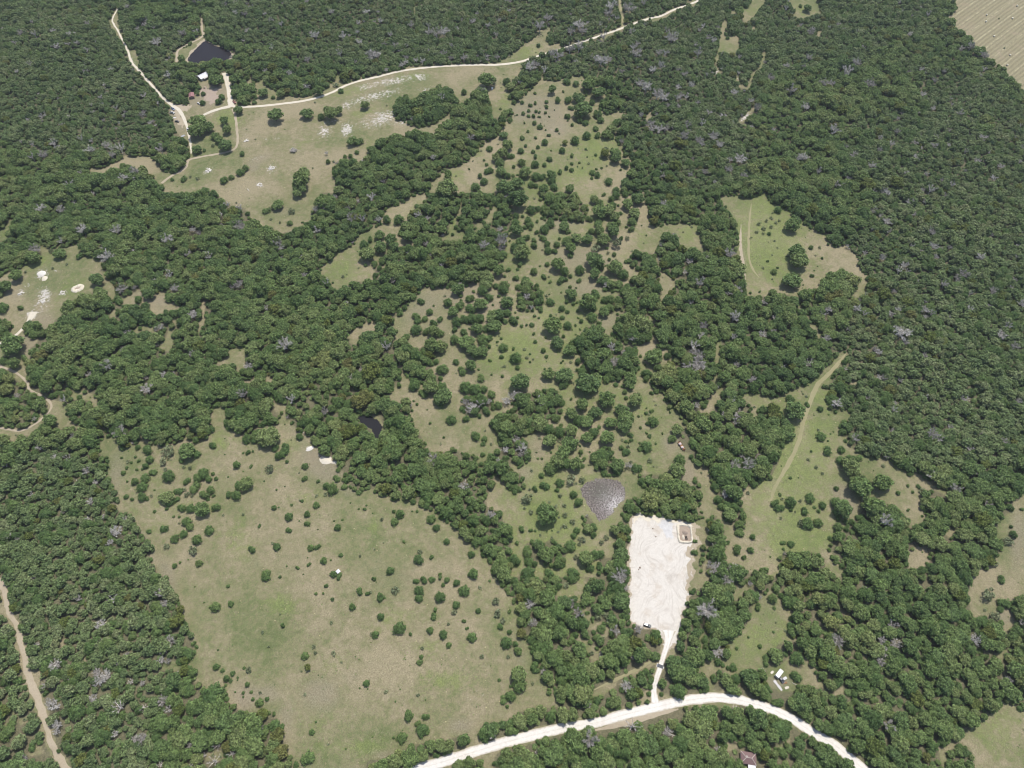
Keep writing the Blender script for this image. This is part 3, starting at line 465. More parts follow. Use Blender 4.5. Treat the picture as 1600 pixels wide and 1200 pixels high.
def leaf(name, stops, zone=0.5, glow=0.33, fine=(0.35, 1.65)):
    """foliage: hue varies by tree, by stand and by leaf clump"""
    nt = Net(name)
    inf = nt.n('ObjectInfo')
    pos = world_pos(nt)
    stand = nt.noise(inf.outputs['Location'], 0.011, 3, 0.6)
    f = nt.math('ADD', nt.math('MULTIPLY', inf.outputs['Random'], 1.0 - zone), nt.math('MULTIPLY', nt.span(stand, 0.28, 0.72, 0, 1), zone))
    ramp = nt.n('ValToRGB', {0: f})
    el = ramp.color_ramp.elements
    while len(el) < len(stops): el.new(0.5)
    for e, (p, c) in zip(el, stops): e.position = p; e.color = (*c, 1)
    isl = nt.n('NewGeometry').outputs['Random Per Island']
    clump = nt.noise(pos, 0.55, 2, 0.6)
    k = nt.math('MULTIPLY', nt.span(isl, 0, 1, *fine), nt.span(clump, 0.3, 0.7, 0.7, 1.3))
    c = nt.shade(ramp.outputs[0], k)
    p = nt.n('BsdfPrincipled', {'Base Color': c, 'Roughness': 0.62, 'Specular IOR Level': 0.22})
    tr = nt.n('BsdfTranslucent', {'Color': nt.mix(1.0, c, (1.15, 1.25, 0.7, 1), 'MULTIPLY')})
    mx = nt.n('MixShader', {0: glow, 1: p.outputs[0], 2: tr.outputs[0]})
    nt.t.links.new(mx.outputs[0], nt.out.inputs['Surface'])
    return nt.m
M = {}
M['oak'] = leaf('oak_leaves', [(0.0, (0.086, 0.139, 0.054)), (0.25, (0.120, 0.182, 0.066)), (0.5, (0.156, 0.220, 0.076)), (0.75, (0.197, 0.243, 0.095)), (1.0, (0.251, 0.269, 0.097))])
M['upland'] = leaf('upland_leaves', [(0.0, (0.104, 0.154, 0.066)), (0.3, (0.142, 0.197, 0.081)), (0.6, (0.176, 0.229, 0.096)), (0.85, (0.215, 0.249, 0.124)), (1.0, (0.254, 0.258, 0.111))], zone=0.35)
M['cedar'] = leaf('cedar_leaves', [(0.0, (0.079, 0.131, 0.046)), (0.5, (0.114, 0.179, 0.058)), (1.0, (0.169, 0.221, 0.077))], fine=(0.55, 1.5))
M['pale'] = leaf('pale_leaves', [(0.0, (0.14, 0.17, 0.095)), (0.5, (0.19, 0.22, 0.12)), (1.0, (0.24, 0.26, 0.15))], zone=0.2)
M['lime'] = leaf('lime_leaves', [(0.0, (0.105, 0.145, 0.038)), (0.5, (0.14, 0.17, 0.045)), (1.0, (0.17, 0.165, 0.06))], zone=0.3)
M['dead'] = leaf('dead_twigs', [(0.0, (0.30, 0.275, 0.245)), (0.5, (0.43, 0.402, 0.365)), (1.0, (0.56, 0.53, 0.485))], zone=0.2, glow=0.05)
M['snag'] = leaf('bleached_wood', [(0.0, (0.42, 0.38, 0.34)), (1.0, (0.58, 0.54, 0.49))], zone=0.2, glow=0.0)
M['weed'] = leaf('weed_leaves', [(0.0, (0.10, 0.14, 0.05)), (0.5, (0.155, 0.19, 0.075)), (1.0, (0.22, 0.23, 0.11))], zone=0.5, glow=0.2)
M['straw'] = leaf('straw_blades', [(0.0, (0.30, 0.25, 0.14)), (0.5, (0.38, 0.33, 0.20)), (1.0, (0.24, 0.22, 0.11))], zone=0.3, glow=0.15)
def bark():
    nt = Net('bark')
    co = nt.n('TexCoord').outputs['Object']
    a = nt.noise(co, 9, 4, 0.6)
    return nt.bsdf(nt.mix(a, (0.10, 0.08, 0.06, 1), (0.24, 0.20, 0.16, 1)), 0.9, 0.1, bump=a, bump_d=0.03)
M['bark'] = bark()

def ground_material():
    nt = Net('ground_cover')
    pos = world_pos(nt)
    A = nt.n('Attribute', attribute_name='cover_a'); B = nt.n('Attribute', attribute_name='cover_b')
    sa = nt.n('SeparateColor', {0: A.outputs['Color']}); sb = nt.n('SeparateColor', {0: B.outputs['Color']})
    wood, green, bare = sa.outputs[0], sa.outputs[1], sa.outputs[2]
    rock, tan, hay = sb.outputs[0], sb.outputs[1], sb.outputs[2]
    big = nt.noise(pos, 0.014, 4, 0.6)
    mid = nt.noise(pos, 0.055, 5, 0.65, 0.6)
    sml = nt.noise(pos, 0.24, 5, 0.65, 0.4)
    fin = nt.noise(pos, 1.1, 4, 0.7)
    gr = nt.noise(pos, 3.5, 2, 0.7)
    # grass: dry straw to olive
    g = nt.math('ADD', nt.math('MULTIPLY', nt.math('SUBTRACT', nt.math('MULTIPLY', big, 1.8), 0.4), 0.45), nt.math('ADD', nt.math('MULTIPLY', mid, 0.3), nt.math('MULTIPLY', nt.math('SUBTRACT', nt.math('MULTIPLY', sml, 1.5), 0.25), 0.32)))
    g = nt.math('ADD', nt.math('MULTIPLY', nt.math('SUBTRACT', g, 0.55), 1.35), nt.math('ADD', 0.33, nt.math('MULTIPLY', fin, 0.42)))
    g = nt.math('ADD', g, nt.math('MULTIPLY', tan, -0.12))
    ramp = nt.n('ValToRGB', {0: g})
    el = ramp.color_ramp.elements
    cols = [(0.36, (0.262, 0.226, 0.142)), (0.48, (0.214, 0.194, 0.112)), (0.56, (0.182, 0.178, 0.092)), (0.63, (0.156, 0.164, 0.078)), (0.74, (0.118, 0.140, 0.058))]
    while len(el) < len(cols): el.new(0.5)
    for e, (p, c) in zip(el, cols): e.position = p; e.color = (*c, 1)
    c = ramp.outputs[0]
    # lusher grass
    fg = nt.step(nt.math('ADD', green, nt.math('MULTIPLY', nt.math('SUBTRACT', nt.math('ADD', mid, sml), 1.0), 0.9)), 0.22, 0.85)
    lush = nt.mix(nt.step(sml, 0.35, 0.68), (0.115, 0.160, 0.046, 1), (0.196, 0.228, 0.080, 1))
    c = nt.mix(nt.math('MULTIPLY', fg, 0.72), c, lush)
    c = nt.mix(nt.math('MULTIPLY', nt.step(nt.noise(pos, 0.75, 4, 0.7), 0.54, 0.66), 0.42), c, (0.115, 0.118, 0.058, 1))
    c = nt.mix(nt.math('MULTIPLY', nt.step(nt.noise(pos, 0.33, 4, 0.7), 0.56, 0.68), 0.30), c, (0.30, 0.26, 0.175, 1))
    # bare pinkish soil
    fb = nt.step(nt.math('ADD', bare, nt.math('MULTIPLY', nt.math('SUBTRACT', nt.math('ADD', sml, fin), 1.0), 0.8)), 0.18, 0.72)
    soil = nt.mix(mid, (0.190, 0.162, 0.114, 1), (0.272, 0.236, 0.164, 1))
    c = nt.mix(nt.math('MULTIPLY', fb, 0.7), c, soil)
    # straw hay stubble, mown in strips
    mp = nt.n('Mapping', {'Vector': pos, 'Rotation': (0, 0, HAY_TURN)})
    wv = nt.n('TexWave', {'Vector': mp.outputs[0], 'Scale': 0.07, 'Distortion': 2.0, 'Detail': 3.0, 'Detail Scale': 0.6}, wave_type='BANDS', bands_direction='Y')
    wv2 = nt.n('TexWave', {'Vector': mp.outputs[0], 'Scale': 0.021, 'Distortion': 0.6, 'Detail': 2.0, 'Detail Scale': 0.4}, wave_type='BANDS', bands_direction='Y')
    hc = nt.mix(nt.span(wv.outputs[1], 0.1, 0.9, 0.0, 1.0), (0.205, 0.182, 0.112, 1), (0.258, 0.233, 0.145, 1))
    hc = nt.mix(nt.math('MULTIPLY', nt.math('MULTIPLY', nt.step(wv2.outputs[1], 0.93, 1.0), nt.step(sml, 0.4, 0.6)), 0.7), hc, (0.40, 0.365, 0.235, 1))
    hc = nt.mix(nt.math('MULTIPLY', nt.step(mid, 0.5, 0.75), 0.6), hc, (0.30, 0.24, 0.17, 1))
    c = nt.mix(nt.step(hay, 0.3, 0.7), c, hc)
    # limestone coming through the turf
    rn = nt.noise(pos, 0.42, 5, 0.75, 0.5)
    fr = nt.math('ADD', nt.math('MULTIPLY', rock, 0.8), nt.math('MULTIPLY', nt.math('SUBTRACT', rn, 0.5), 2.6))
    fr = nt.math('MULTIPLY', nt.step(fr, 0.42, 0.72), nt.math('MULTIPLY', nt.step(rock, 0.06, 0.3), 0.92))
    c = nt.mix(fr, c, nt.mix(fin, (0.36, 0.325, 0.29, 1), (0.62, 0.585, 0.54, 1)))
    # leaf litter under the trees
    lit = nt.mix(fin, (0.080, 0.078, 0.045, 1), (0.165, 0.150, 0.095, 1))
    fw = nt.step(nt.math('ADD', wood, nt.math('MULTIPLY', nt.math('SUBTRACT', sml, 0.5), 0.6)), 0.55, 0.95)
    c = nt.mix(nt.math('MULTIPLY', fw, 0.85), c, lit)
    k = nt.math('MULTIPLY', nt.span(fin, 0.25, 0.75, 0.6, 1.36), nt.span(gr, 0.25, 0.75, 0.66, 1.3))
    c = nt.shade(c, k)
    bmp = nt.math('ADD', nt.math('MULTIPLY', fin, 0.6), nt.math('MULTIPLY', gr, 0.4))
    return nt.bsdf(c, 0.95, 0.08, bump=bmp, bump_d=0.35, bump_s=0.5)
hx1, hy1 = plan(1510, 50); hx2, hy2 = plan(1565, 10)
HAY_TURN = -math.atan2(float(hy2 - hy1), float(hx2 - hx1))
M['ground'] = ground_material()

def caliche(name, a, b, stain=(0.55, 0.50, 0.44), swirl=True, ruts=0.0):
    """scraped white limestone gravel with machine tracks"""
    nt = Net(name)
    pos = world_pos(nt)
    n1 = nt.noise(pos, 0.06, 4, 0.6)
    n2 = nt.noise(pos, 0.5, 5, 0.7)
    n3 = nt.noise(pos, 2.6, 3, 0.7)
    c = nt.mix(n2, a, b)
    c = nt.mix(nt.math('MULTIPLY', nt.step(n1, 0.52, 0.72), 0.45), c, stain)
    h = nt.math('ADD', n2, n3)
    if swirl:
        wp = nt.n('TexNoise', {'Vector': pos, 'Scale': 0.035, 'Detail': 1.0})
        v1 = nt.n('VectorMath', {0: wp.outputs[1], 1: (46, 46, 0)}, operation='MULTIPLY').outputs[0]
        v2 = nt.n('VectorMath', {0: pos, 1: v1}, operation='ADD').outputs[0]
        s1 = nt.noise(nt.n('Mapping', {'Vector': v2, 'Scale': (1.0, 0.09, 1)}).outputs[0], 0.9, 3, 0.6)
        s2 = nt.noise(nt.n('Mapping', {'Vector': v2, 'Scale': (0.12, 1.0, 1), 'Rotation': (0, 0, .5)}).outputs[0], 0.7, 3, 0.6)
        f = nt.math('MAXIMUM', nt.math('MULTIPLY', nt.step(s1, 0.5, 0.68), 0.75), nt.math('MULTIPLY', nt.step(s2, 0.56, 0.7), 0.6))
        c = nt.mix(nt.math('MULTIPLY', f, 0.55), c, stain)
        c = nt.mix(nt.math('MULTIPLY', nt.step(nt.noise(pos, 0.1, 3, 0.6), 0.52, 0.7), 0.5), c, (0.43, 0.36, 0.28, 1))
        h = nt.math('ADD', h, s1)
    if ruts:
        u = nt.n('Attribute', attribute_name='across').outputs['Fac']
        au = nt.math('ABSOLUTE', u)
        e = nt.math('MAXIMUM', nt.step(nt.math('ADD', au, nt.math('MULTIPLY', nt.math('SUBTRACT', n2, 0.5), 0.9)), 0.62, 1.0), nt.math('MULTIPLY', nt.step(nt.math('ADD', au, nt.math('MULTIPLY', n2, 0.4)), 0.38, 0.14), 0.35))
        c = nt.mix(nt.math('MULTIPLY', e, ruts), c, (0.33, 0.285, 0.19, 1))
    c = nt.shade(c, nt.span(n3, 0.25, 0.75, 0.84, 1.12))
    return nt.bsdf(c, 0.95, 0.1, bump=h, bump_d=0.12, bump_s=0.5)
PAD = [float(v) for v in plan(1030, 900)]
M['caliche'] = caliche('caliche', (0.46, 0.425, 0.372, 1), (0.66, 0.622, 0.56, 1), (0.33, 0.285, 0.235, 1))
M['road'] = caliche('road_gravel', (0.56, 0.525, 0.475, 1), (0.72, 0.69, 0.64, 1), (0.48, 0.42, 0.35, 1), swirl=False, ruts=0.75)
M['ranch'] = caliche('ranch_gravel', (0.48, 0.43, 0.34, 1), (0.63, 0.58, 0.48, 1), (0.50, 0.42, 0.31, 1), swirl=False, ruts=0.4)
M['track'] = caliche('track_dirt', (0.30, 0.25, 0.178, 1), (0.42, 0.36, 0.27, 1), (0.25, 0.21, 0.14, 1), swirl=False, ruts=0.4)
M['faint'] = caliche('worn_grass', (0.235, 0.22, 0.118, 1), (0.295, 0.265, 0.155, 1), (0.20, 0.20, 0.098, 1), swirl=False)
M['rubble'] = caliche('grey_rubble', (0.36, 0.35, 0.34, 1), (0.66, 0.645, 0.62, 1), (0.30, 0.29, 0.285, 1), swirl=False)
M['pit_floor'] = caliche('pit_soil', (0.16, 0.115, 0.09, 1), (0.26, 0.20, 0.16, 1), (0.12, 0.085, 0.065, 1), swirl=False)
M['berm'] = caliche('cream_spoil', (0.52, 0.46, 0.36, 1), (0.66, 0.61, 0.50, 1), (0.46, 0.39, 0.29, 1), swirl=False)
M['heap'] = caliche('pink_soil', (0.27, 0.215, 0.165, 1), (0.38, 0.31, 0.25, 1), (0.23, 0.175, 0.135, 1), swirl=False)
M['stone'] = caliche('pale_stone', (0.50, 0.465, 0.415, 1), (0.72, 0.69, 0.63, 1), (0.42, 0.37, 0.31, 1), swirl=False)
def pond_bed():
    nt = Net('dry_pond_bed')
    pos = world_pos(nt)
    v = nt.n('TexVoronoi', {'Vector': pos, 'Scale': 0.62, 'Randomness': 1.0})
    n1 = nt.noise(pos, 0.09, 3, 0.6)
    n2 = nt.noise(pos, 0.9, 5, 0.75)
    B = nt.n('Attribute', attribute_name='wet').outputs['Fac']
    c = nt.mix(nt.step(n2, 0.4, 0.62), (0.075, 0.062, 0.054, 1), (0.215, 0.185, 0.168, 1))
    c = nt.mix(nt.math('MULTIPLY', B, nt.step(n2, 0.35, 0.6)), c, (0.105, 0.105, 0.08, 1))
    d = nt.n('Attribute', attribute_name='crust').outputs['Fac']
    d = nt.math('MULTIPLY', d, 0.5)
    c = nt.mix(nt.math('MULTIPLY', d, nt.step(nt.math('ADD', n2, nt.math('MULTIPLY', n1, 0.4)), 0.55, 0.8)), c, (0.80, 0.77, 0.74, 1))
    c = nt.mix(nt.math('MULTIPLY', nt.step(v.outputs[0], 0.35, 0.1), 0.4), c, (0.42, 0.385, 0.37, 1))
    return nt.bsdf(c, 0.95, 0.1, bump=n2, bump_d=0.25, bump_s=0.4)
M['pond_bed'] = pond_bed()
def water(name, deep):
    nt = Net(name)
    pos = world_pos(nt)
    n = nt.noise(pos, 1.3, 3, 0.6)
    return nt.bsdf(nt.mix(nt.noise(pos, 0.08, 3), deep, tuple(v * 1.5 for v in deep)), 0.3, 0.10, bump=n, bump_d=0.02, bump_s=0.25)
M['pond'] = water('murky_pond', (0.016, 0.014, 0.016))
M['pool'] = water('creek_pool', (0.012, 0.012, 0.014))
M['white_roof'] = plain('white_metal_roof', (0.56, 0.56, 0.57), 0.45, 0.4, 0.0, 0.10)
M['red_roof'] = plain('red_brown_roof', (0.30, 0.155, 0.15), 0.7, 0.2, 0.0, 0.2)
M['rose_roof'] = plain('faded_rose_shingle', (0.185, 0.12, 0.115), 0.85, 0.15, 0.0, 0.25, 2.0)
M['trim'] = plain('cream_trim', (0.55, 0.50, 0.43), 0.6)
M['wall'] = plain('pale_siding', (0.55, 0.52, 0.47), 0.7)
M['wood'] = plain('grey_timber', (0.26, 0.21, 0.165), 0.85, 0.15)
M['brown'] = plain('brown_timber', (0.28, 0.155, 0.075), 0.85, 0.15)
M['dark'] = plain('dark_rubber', (0.025, 0.025, 0.026), 0.8, 0.2, wear=0.08)
M['glass'] = plain('dark_glass', (0.02, 0.022, 0.026), 0.08, 0.6, wear=0.03)
M['steel'] = plain('galvanised_steel', (0.42, 0.42, 0.43), 0.45, 0.5, 0.6)
M['rim'] = plain('alloy', (0.5, 0.5, 0.52), 0.35, 0.5, 0.8, 0.05)
M['grey_paint'] = plain('charcoal_paint', (0.055, 0.057, 0.062), 0.28, 0.55, 0.3, 0.05)
M['white_paint'] = plain('white_paint', (0.52, 0.52, 0.51), 0.35, 0.5, 0.0, 0.06)
M['red_paint'] = plain('dull_red_paint', (0.36, 0.13, 0.11), 0.4, 0.45, 0.0, 0.12)
M['blue_paint'] = plain('blue_paint', (0.20, 0.27, 0.40), 0.35, 0.5, 0.0, 0.06)
M['rust'] = plain('rusted_steel', (0.20, 0.085, 0.065), 0.85, 0.2, 0.3, 0.3, 3.0)
M['light'] = plain('lamp_glass', (0.75, 0.74, 0.70), 0.15, 0.5, wear=0.02)
M['red_light'] = plain('red_lens', (0.35, 0.02, 0.02), 0.2, 0.5, wear=0.02)
M['tarp'] = plain('white_tarp', (0.50, 0.475, 0.465), 0.6, 0.3, wear=0.12)
M['bale'] = plain('wrapped_hay', (0.62, 0.555, 0.40), 0.8, 0.2, wear=0.2, scale=3)
M['twine'] = plain('net_wrap', (0.72, 0.69, 0.60), 0.6, 0.3, wear=0.1)
M['bundle'] = plain('faded_bundle', (0.56, 0.46, 0.45), 0.9, 0.1, wear=0.25, scale=2.5)

# ------------------------------------------------------------------ mesh helpers
COL = scene.collection
def mesh_np(name, verts, faces, mats=(), smooth=False, slots=None):
    """verts (n,3) array, faces (m,3|4) array or list"""
    me = bpy.data.meshes.new(name)
    verts = np.asarray(verts, np.float32)
    if isinstance(faces, np.ndarray):
        k = faces.shape[1]; m = len(faces)
        me.vertices.add(len(verts)); me.vertices.foreach_set('co', verts.ravel())
        me.loops.add(m * k); me.loops.foreach_set('vertex_index', faces.astype(np.int32).ravel())
        me.polygons.add(m); me.polygons.foreach_set('loop_start', np.arange(0, m * k, k, dtype=np.int32))
        me.update(calc_edges=True)
    else:
        me.from_pydata([tuple(v) for v in verts], [], faces)
    for m_ in mats: me.materials.append(m_)
    if smooth: me.polygons.foreach_set('use_smooth', np.ones(len(me.polygons), bool))
    if slots is not None: me.polygons.foreach_set('material_index', np.asarray(slots, np.int32))
    me.update()
    return me
def link(name, me, parent=None, loc=(0, 0, 0), rz=0.0):
    o = bpy.data.objects.new(name, me)
    o.location = loc; o.rotation_euler = (0, 0, rz)
    if parent is not None: o.parent = parent
    COL.objects.link(o)
    return o
def tag(o, label=None, category=None, group=None, kind=None):
    if label: o['label'] = label
    if category: o['category'] = category
    if group: o['group'] = group
    if kind: o['kind'] = kind
    return o
class MB:
    """collects boxes, prisms and rods into one mesh"""
    def __init__(self): self.v = []; self.f = []
    def add(self, vs, fs):
        b = len(self.v); self.v += [tuple(v) for v in vs]; self.f += [tuple(i + b for i in f) for f in fs]
        return self
    def box(self, c, s, rz=0.0, taper=1.0):
        x, y, z = s[0] / 2, s[1] / 2, s[2] / 2; ca, sa = math.cos(rz), math.sin(rz)
        vs = []
        for k in (-1, 1):
            t = 1.0 if k < 0 else taper
            for i, j in ((-1, -1), (1, -1), (1, 1), (-1, 1)):
                u, w = i * x * t, j * y * t
                vs.append((c[0] + u * ca - w * sa, c[1] + u * sa + w * ca, c[2] + k * z))
        return self.add(vs, [(3, 2, 1, 0), (4, 5, 6, 7), (0, 1, 5, 4), (1, 2, 6, 5), (2, 3, 7, 6), (3, 0, 4, 7)])
    def rod(self, a, b, r0, r1=None, n=6):
        a, b = Vector(a), Vector(b); r1 = r0 if r1 is None else r1
        d = (b - a).normalized(); u = d.orthogonal().normalized(); w = d.cross(u)
        vs = []
        for p, r in ((a, r0), (b, r1)):
            for i in range(n):
                t = 2 * math.pi * i / n; vs.append(p + u * (math.cos(t) * r) + w * (math.sin(t) * r))
        fs = [(i, (i + 1) % n, n + (i + 1) % n, n + i) for i in range(n)] + [tuple(range(n - 1, -1, -1)), tuple(range(n, 2 * n))]
        return self.add(vs, fs)
    def extrude(self, prof, y0, y1, inset=0.0):
        """side profile (x,z) run from y0 to y1"""
        n = len(prof); cx = sum(p[0] for p in prof) / n; cz = sum(p[1] for p in prof) / n
        vs = [(x, y0, z) for x, z in prof] + [(x, y1, z) for x, z in prof]
        fs = [(i, (i + 1) % n, n + (i + 1) % n, n + i) for i in range(n)] + [tuple(range(n - 1, -1, -1)), tuple(range(n, 2 * n))]
        return self.add(vs, fs)
    def build(self, name, mat, parent=None, smooth=False, bevel=0.0, loc=(0, 0, 0), rz=0.0):
        me = bpy.data.meshes.new(name); me.from_pydata(self.v, [], self.f); me.materials.append(mat)
        import bmesh
        bm = bmesh.new(); bm.from_mesh(me); bmesh.ops.recalc_face_normals(bm, faces=bm.faces)
        if bevel: bmesh.ops.bevel(bm, geom=bm.edges[:], offset=bevel, segments=2, profile=0.6, affect='EDGES', clamp_overlap=True)
        bm.to_mesh(me); bm.free()
        if smooth: me.polygons.foreach_set('use_smooth', np.ones(len(me.polygons), bool))
        return link(name, me, parent, loc, rz)
def empty(name, px, py, rz=0.0, dz=0.0):
    x, y = plan(px, py); x, y = float(x), float(y)
    o = bpy.data.objects.new(name, None)
    o.empty_display_size = 1.0
    o.location = (x, y, float(height(x, y)) + dz); o.rotation_euler = (0, 0, rz)
    COL.objects.link(o)
    return o
def bearing(p, q):
    """ground direction from plot position p to plot position q"""
    a, b = plan(*p); c, d = plan(*q)
    return math.atan2(float(d - b), float(c - a))
_lat = rng.random((256, 256))
def vnoise(x, y, s):
    x = np.asarray(x) / s; y = np.asarray(y) / s
    i = np.floor(x).astype(int); j = np.floor(y).astype(int); u = x - i; v = y - j
    u = u * u * (3 - 2 * u); v = v * v * (3 - 2 * v)
    g = lambda a, b: _lat[a % 256, b % 256]
    return g(i, j) * (1 - u) * (1 - v) + g(i + 1, j) * u * (1 - v) + g(i, j + 1) * (1 - u) * v + g(i + 1, j + 1) * u * v
def fnoise(x, y, s):
    return 0.55 * vnoise(x, y, s) + 0.3 * vnoise(x + 31, y - 17, s / 2.1) + 0.15 * vnoise(x - 11, y + 57, s / 4.3)

# ------------------------------------------------------------------ ground: one sheet out to the horizon
def axis(lo, hi, step, far0, far1):
    mid = np.arange(lo, hi + step, step)
    up = [mid[-1]]; d = step
    while up[-1] < far1: d *= 1.35; up.append(up[-1] + d)
    dn = [mid[0]]; d = step
    while dn[-1] > far0: d *= 1.35; dn.append(dn[-1] - d)
    return np.concatenate([dn[:0:-1], mid, up[1:]])
gx = axis(-740, 740, 2.2, -9000, 9000); gy = axis(10, 1010, 2.2, -6000, 14000)
GX, GY = np.meshgrid(gx, gy)
GZ = height(GX, GY)
far = np.clip((np.maximum(np.abs(GX) - 800, 0) + np.maximum(GY - 1100, 0) + np.maximum(-GY, 0)) / 500, 0, 1)
GZ = GZ * (1 - far) - far * 0.5
nx, ny = len(gx), len(gy)
idx = np.arange(nx * ny).reshape(ny, nx)
gf = np.stack([idx[:-1, :-1], idx[:-1, 1:], idx[1:, 1:], idx[1:, :-1]], -1).reshape(-1, 4)
ground_me = mesh_np('ground', np.stack([GX, GY, GZ], -1).reshape(-1, 3), gf, [M['ground']], smooth=True)
gpx, gpy, _ = plot(GX.ravel(), GY.ravel(), GZ.ravel())
behind = GY.ravel() < 5
gpx[behind] = 800; gpy[behind] = 1199
def beyond(px, py):                                      # how far past the surveyed area, in plot units
    return np.maximum(np.maximum(-px, px - 1600), np.maximum(-py, py - 1200))
def wild(x, y):                                          # unsurveyed country: mostly woods with a few glades
    return np.clip((fnoise(np.asarray(x) + 2000, np.asarray(y) + 700, 130) - .33) * 14, 0, 1)
off = beyond(gpx, gpy) > 45
wv_ = np.where(off, wild(GX.ravel(), GY.ravel()), look(soft_wood, gpx, gpy))
ca = np.stack([wv_, look(green_map, gpx, gpy), look(bare_map, gpx, gpy), np.ones_like(gpx)], -1)
cb = np.stack([look(rock_map, gpx, gpy), look(tan_map, gpx, gpy), look(hay_map, gpx, gpy), np.ones_like(gpx)], -1)
ca[off, 1:3] = 0; cb[off, :3] = 0
for nm, arr in (('cover_a', ca), ('cover_b', cb)):
    at = ground_me.attributes.new(nm, 'FLOAT_COLOR', 'POINT')
    at.data.foreach_set('color', arr.astype(np.float32).ravel())
tag(link('ground', ground_me), kind='structure')

# ------------------------------------------------------------------ roads and tracks
def smooth_line(pts, step):
    pts = np.asarray(pts, float)
    q = np.vstack([2 * pts[0] - pts[1], pts, 2 * pts[-1] - pts[-2]])
    out = []
    for i in range(1, len(q) - 2):
        p0, p1, p2, p3 = q[i - 1:i + 3]
        n = max(2, int(np.hypot(*(p2 - p1)[:2]) / step))
        for t in np.linspace(0, 1, n, endpoint=False):
            out.append(0.5 * ((2 * p1) + (-p0 + p2) * t + (2 * p0 - 5 * p1 + 4 * p2 - p3) * t * t + (-p0 + 3 * p1 - 3 * p2 + p3) * t ** 3))
    out.append(pts[-1])
    return np.array(out)
ROAD_TEST = []                                           # centre lines kept clear of trees
def ribbon(name, pts, width, mat, lift, rag=0.35, keep=None):
    """a road sheet laid on the terrain; pts are plot positions, width in metres (or one per point)"""
    w = np.broadcast_to(np.asarray(width, float), (len(pts),))
    x, y = plan(*np.array(pts, float).T)
    L = smooth_line(np.stack([x, y, w], -1), 1.6)
    t = np.gradient(L[:, :2], axis=0); t /= np.linalg.norm(t, axis=1)[:, None] + 1e-9
    nrm = np.stack([-t[:, 1], t[:, 0]], -1)
    K = 7; n = len(L); V = []
    for k in range(K):
        u = 2 * k / (K - 1) - 1
        s = L[:, 2] / 2 * u
        if k in (0, K - 1):
            s = s + np.sign(u) * (fnoise(L[:, 0] + 90 * k, L[:, 1], 5.0) - 0.5) * 2 * rag * L[:, 2] / 2
        P = L[:, :2] + nrm * s[:, None]
        V.append(np.stack([P[:, 0], P[:, 1], height(P[:, 0], P[:, 1]) + lift - 0.06 * (abs(u) == 1)], -1))
    V = np.stack(V, 1).reshape(-1, 3)
    across = np.tile(np.linspace(-1, 1, K), n).astype(np.float32)
    i = np.arange(n * K).reshape(n, K)
    F = np.stack([i[:-1, :-1], i[1:, :-1], i[1:, 1:], i[:-1, 1:]], -1).reshape(-1, 4)[:, ::-1]
    me = mesh_np(name, V, F.copy(), [mat], smooth=True)
    me.attributes.new('across', 'FLOAT', 'POINT').data.foreach_set('value', across)
    o = tag(link(name, me), kind='structure')
    if keep is not None: ROAD_TEST.append((L, keep))
    return o
def sub(c, r, text):
    return [(400 * c + float(a.split(',')[0]) / 4, 300 * r + float(a.split(',')[1]) / 4) for a in text.split()]
gravel = [(200, 1345), (400, 1280), (560, 1228), (630, 1208), (690, 1191), (750, 1172), (800, 1157), (875, 1139), (932, 1129), (975, 1117), (1050, 1099), (1090, 1092), (1120, 1090), (1150, 1093), (1172, 1098), (1200, 1106), (1217, 1113), (1242, 1126), (1272, 1146), (1300, 1161), (1320, 1177), (1345, 1198), (1375, 1224), (1425, 1275), (1490, 1350)]
ribbon('gravel_road', gravel, 6.0, M['road'], 0.10, 0.22, keep=3.4)
ribbon('verge', [(930, 1141), (975, 1130), (1030, 1115), (1060, 1108)], [1.0, 3.6, 3.2, .8], M['track'], 0.05, 0.5, keep=2.0)
ribbon('driveway', [(1024, 1098), (1022, 1086), (1022, 1075), (1026, 1060), (1031, 1045), (1036, 1027), (1041, 1012), (1044, 998), (1044, 985)], [5.0, 4.0, 3.4, 3.2, 3.2, 3.2, 3.6, 5.0, 9], M['road'], 0.14, 0.25, keep=2.6)
up_road = sub(0, 0, '1440,640 1470,668 1530,668 1600,665')[:3] + sub(1, 0, '0,665 150,650 300,630 400,605 480,575 560,535 650,505 760,480 900,445 1040,425 1200,412 1400,405 1500,405 1600,395') + sub(2, 0, '80,378 180,345 250,325 330,300 430,265 540,228 620,200 690,175 770,145 860,115 930,100 1010,62 1140,15 1200,-15 1300,-60 1500,-150 1800,-280')
ribbon('ranch_road', up_road, 3.7, M['ranch'], 0.10, 0.22, keep=2.2)
ribbon('farm_drive', sub(0, 0, '1405,455 1418,500 1430,560 1436,610 1445,670'), [7, 6, 5.5, 5.5, 7], M['ranch'], 0.13, 0.3, keep=3.0)
ribbon('farm_drive', sub(0, 0, '1272,718 1330,694 1390,676 1440,664'), [3.2, 3.6, 4, 5], M['ranch'], 0.16, 0.3, keep=2.0)
ribbon('dirt_track', sub(0, 0, '1455,680 1470,720 1480,800 1485,880 1470,925 1420,950 1340,965 1260,980 1180,1000 1165,1040 1130,1070 1070,1100 1010,1145'), 2.6, M['track'], 0.08, 0.45, keep=1.5)
ribbon('dirt_track', sub(0, 0, '758,-20 752,10 733,60 702,125 735,190 768,255 798,318 822,388 868,440 925,505 985,575 1050,640 1110,680 1150,740 1170,800 1190,900 1195,960'), [2, 2, 2.2, 2.2, 2.2, 2.2, 2.6, 3, 3, 2.8, 2.8, 3.2, 4.2, 3.6, 3, 2.2, 1.2], M['ranch'], 0.09, 0.6, keep=2.0)
ribbon('dirt_track', sub(0, 0, '1262,112 1260,170 1267,225 1180,275 1112,318 1104,388'), 2.8, M['track'], 0.08, 0.4, keep=2.0)
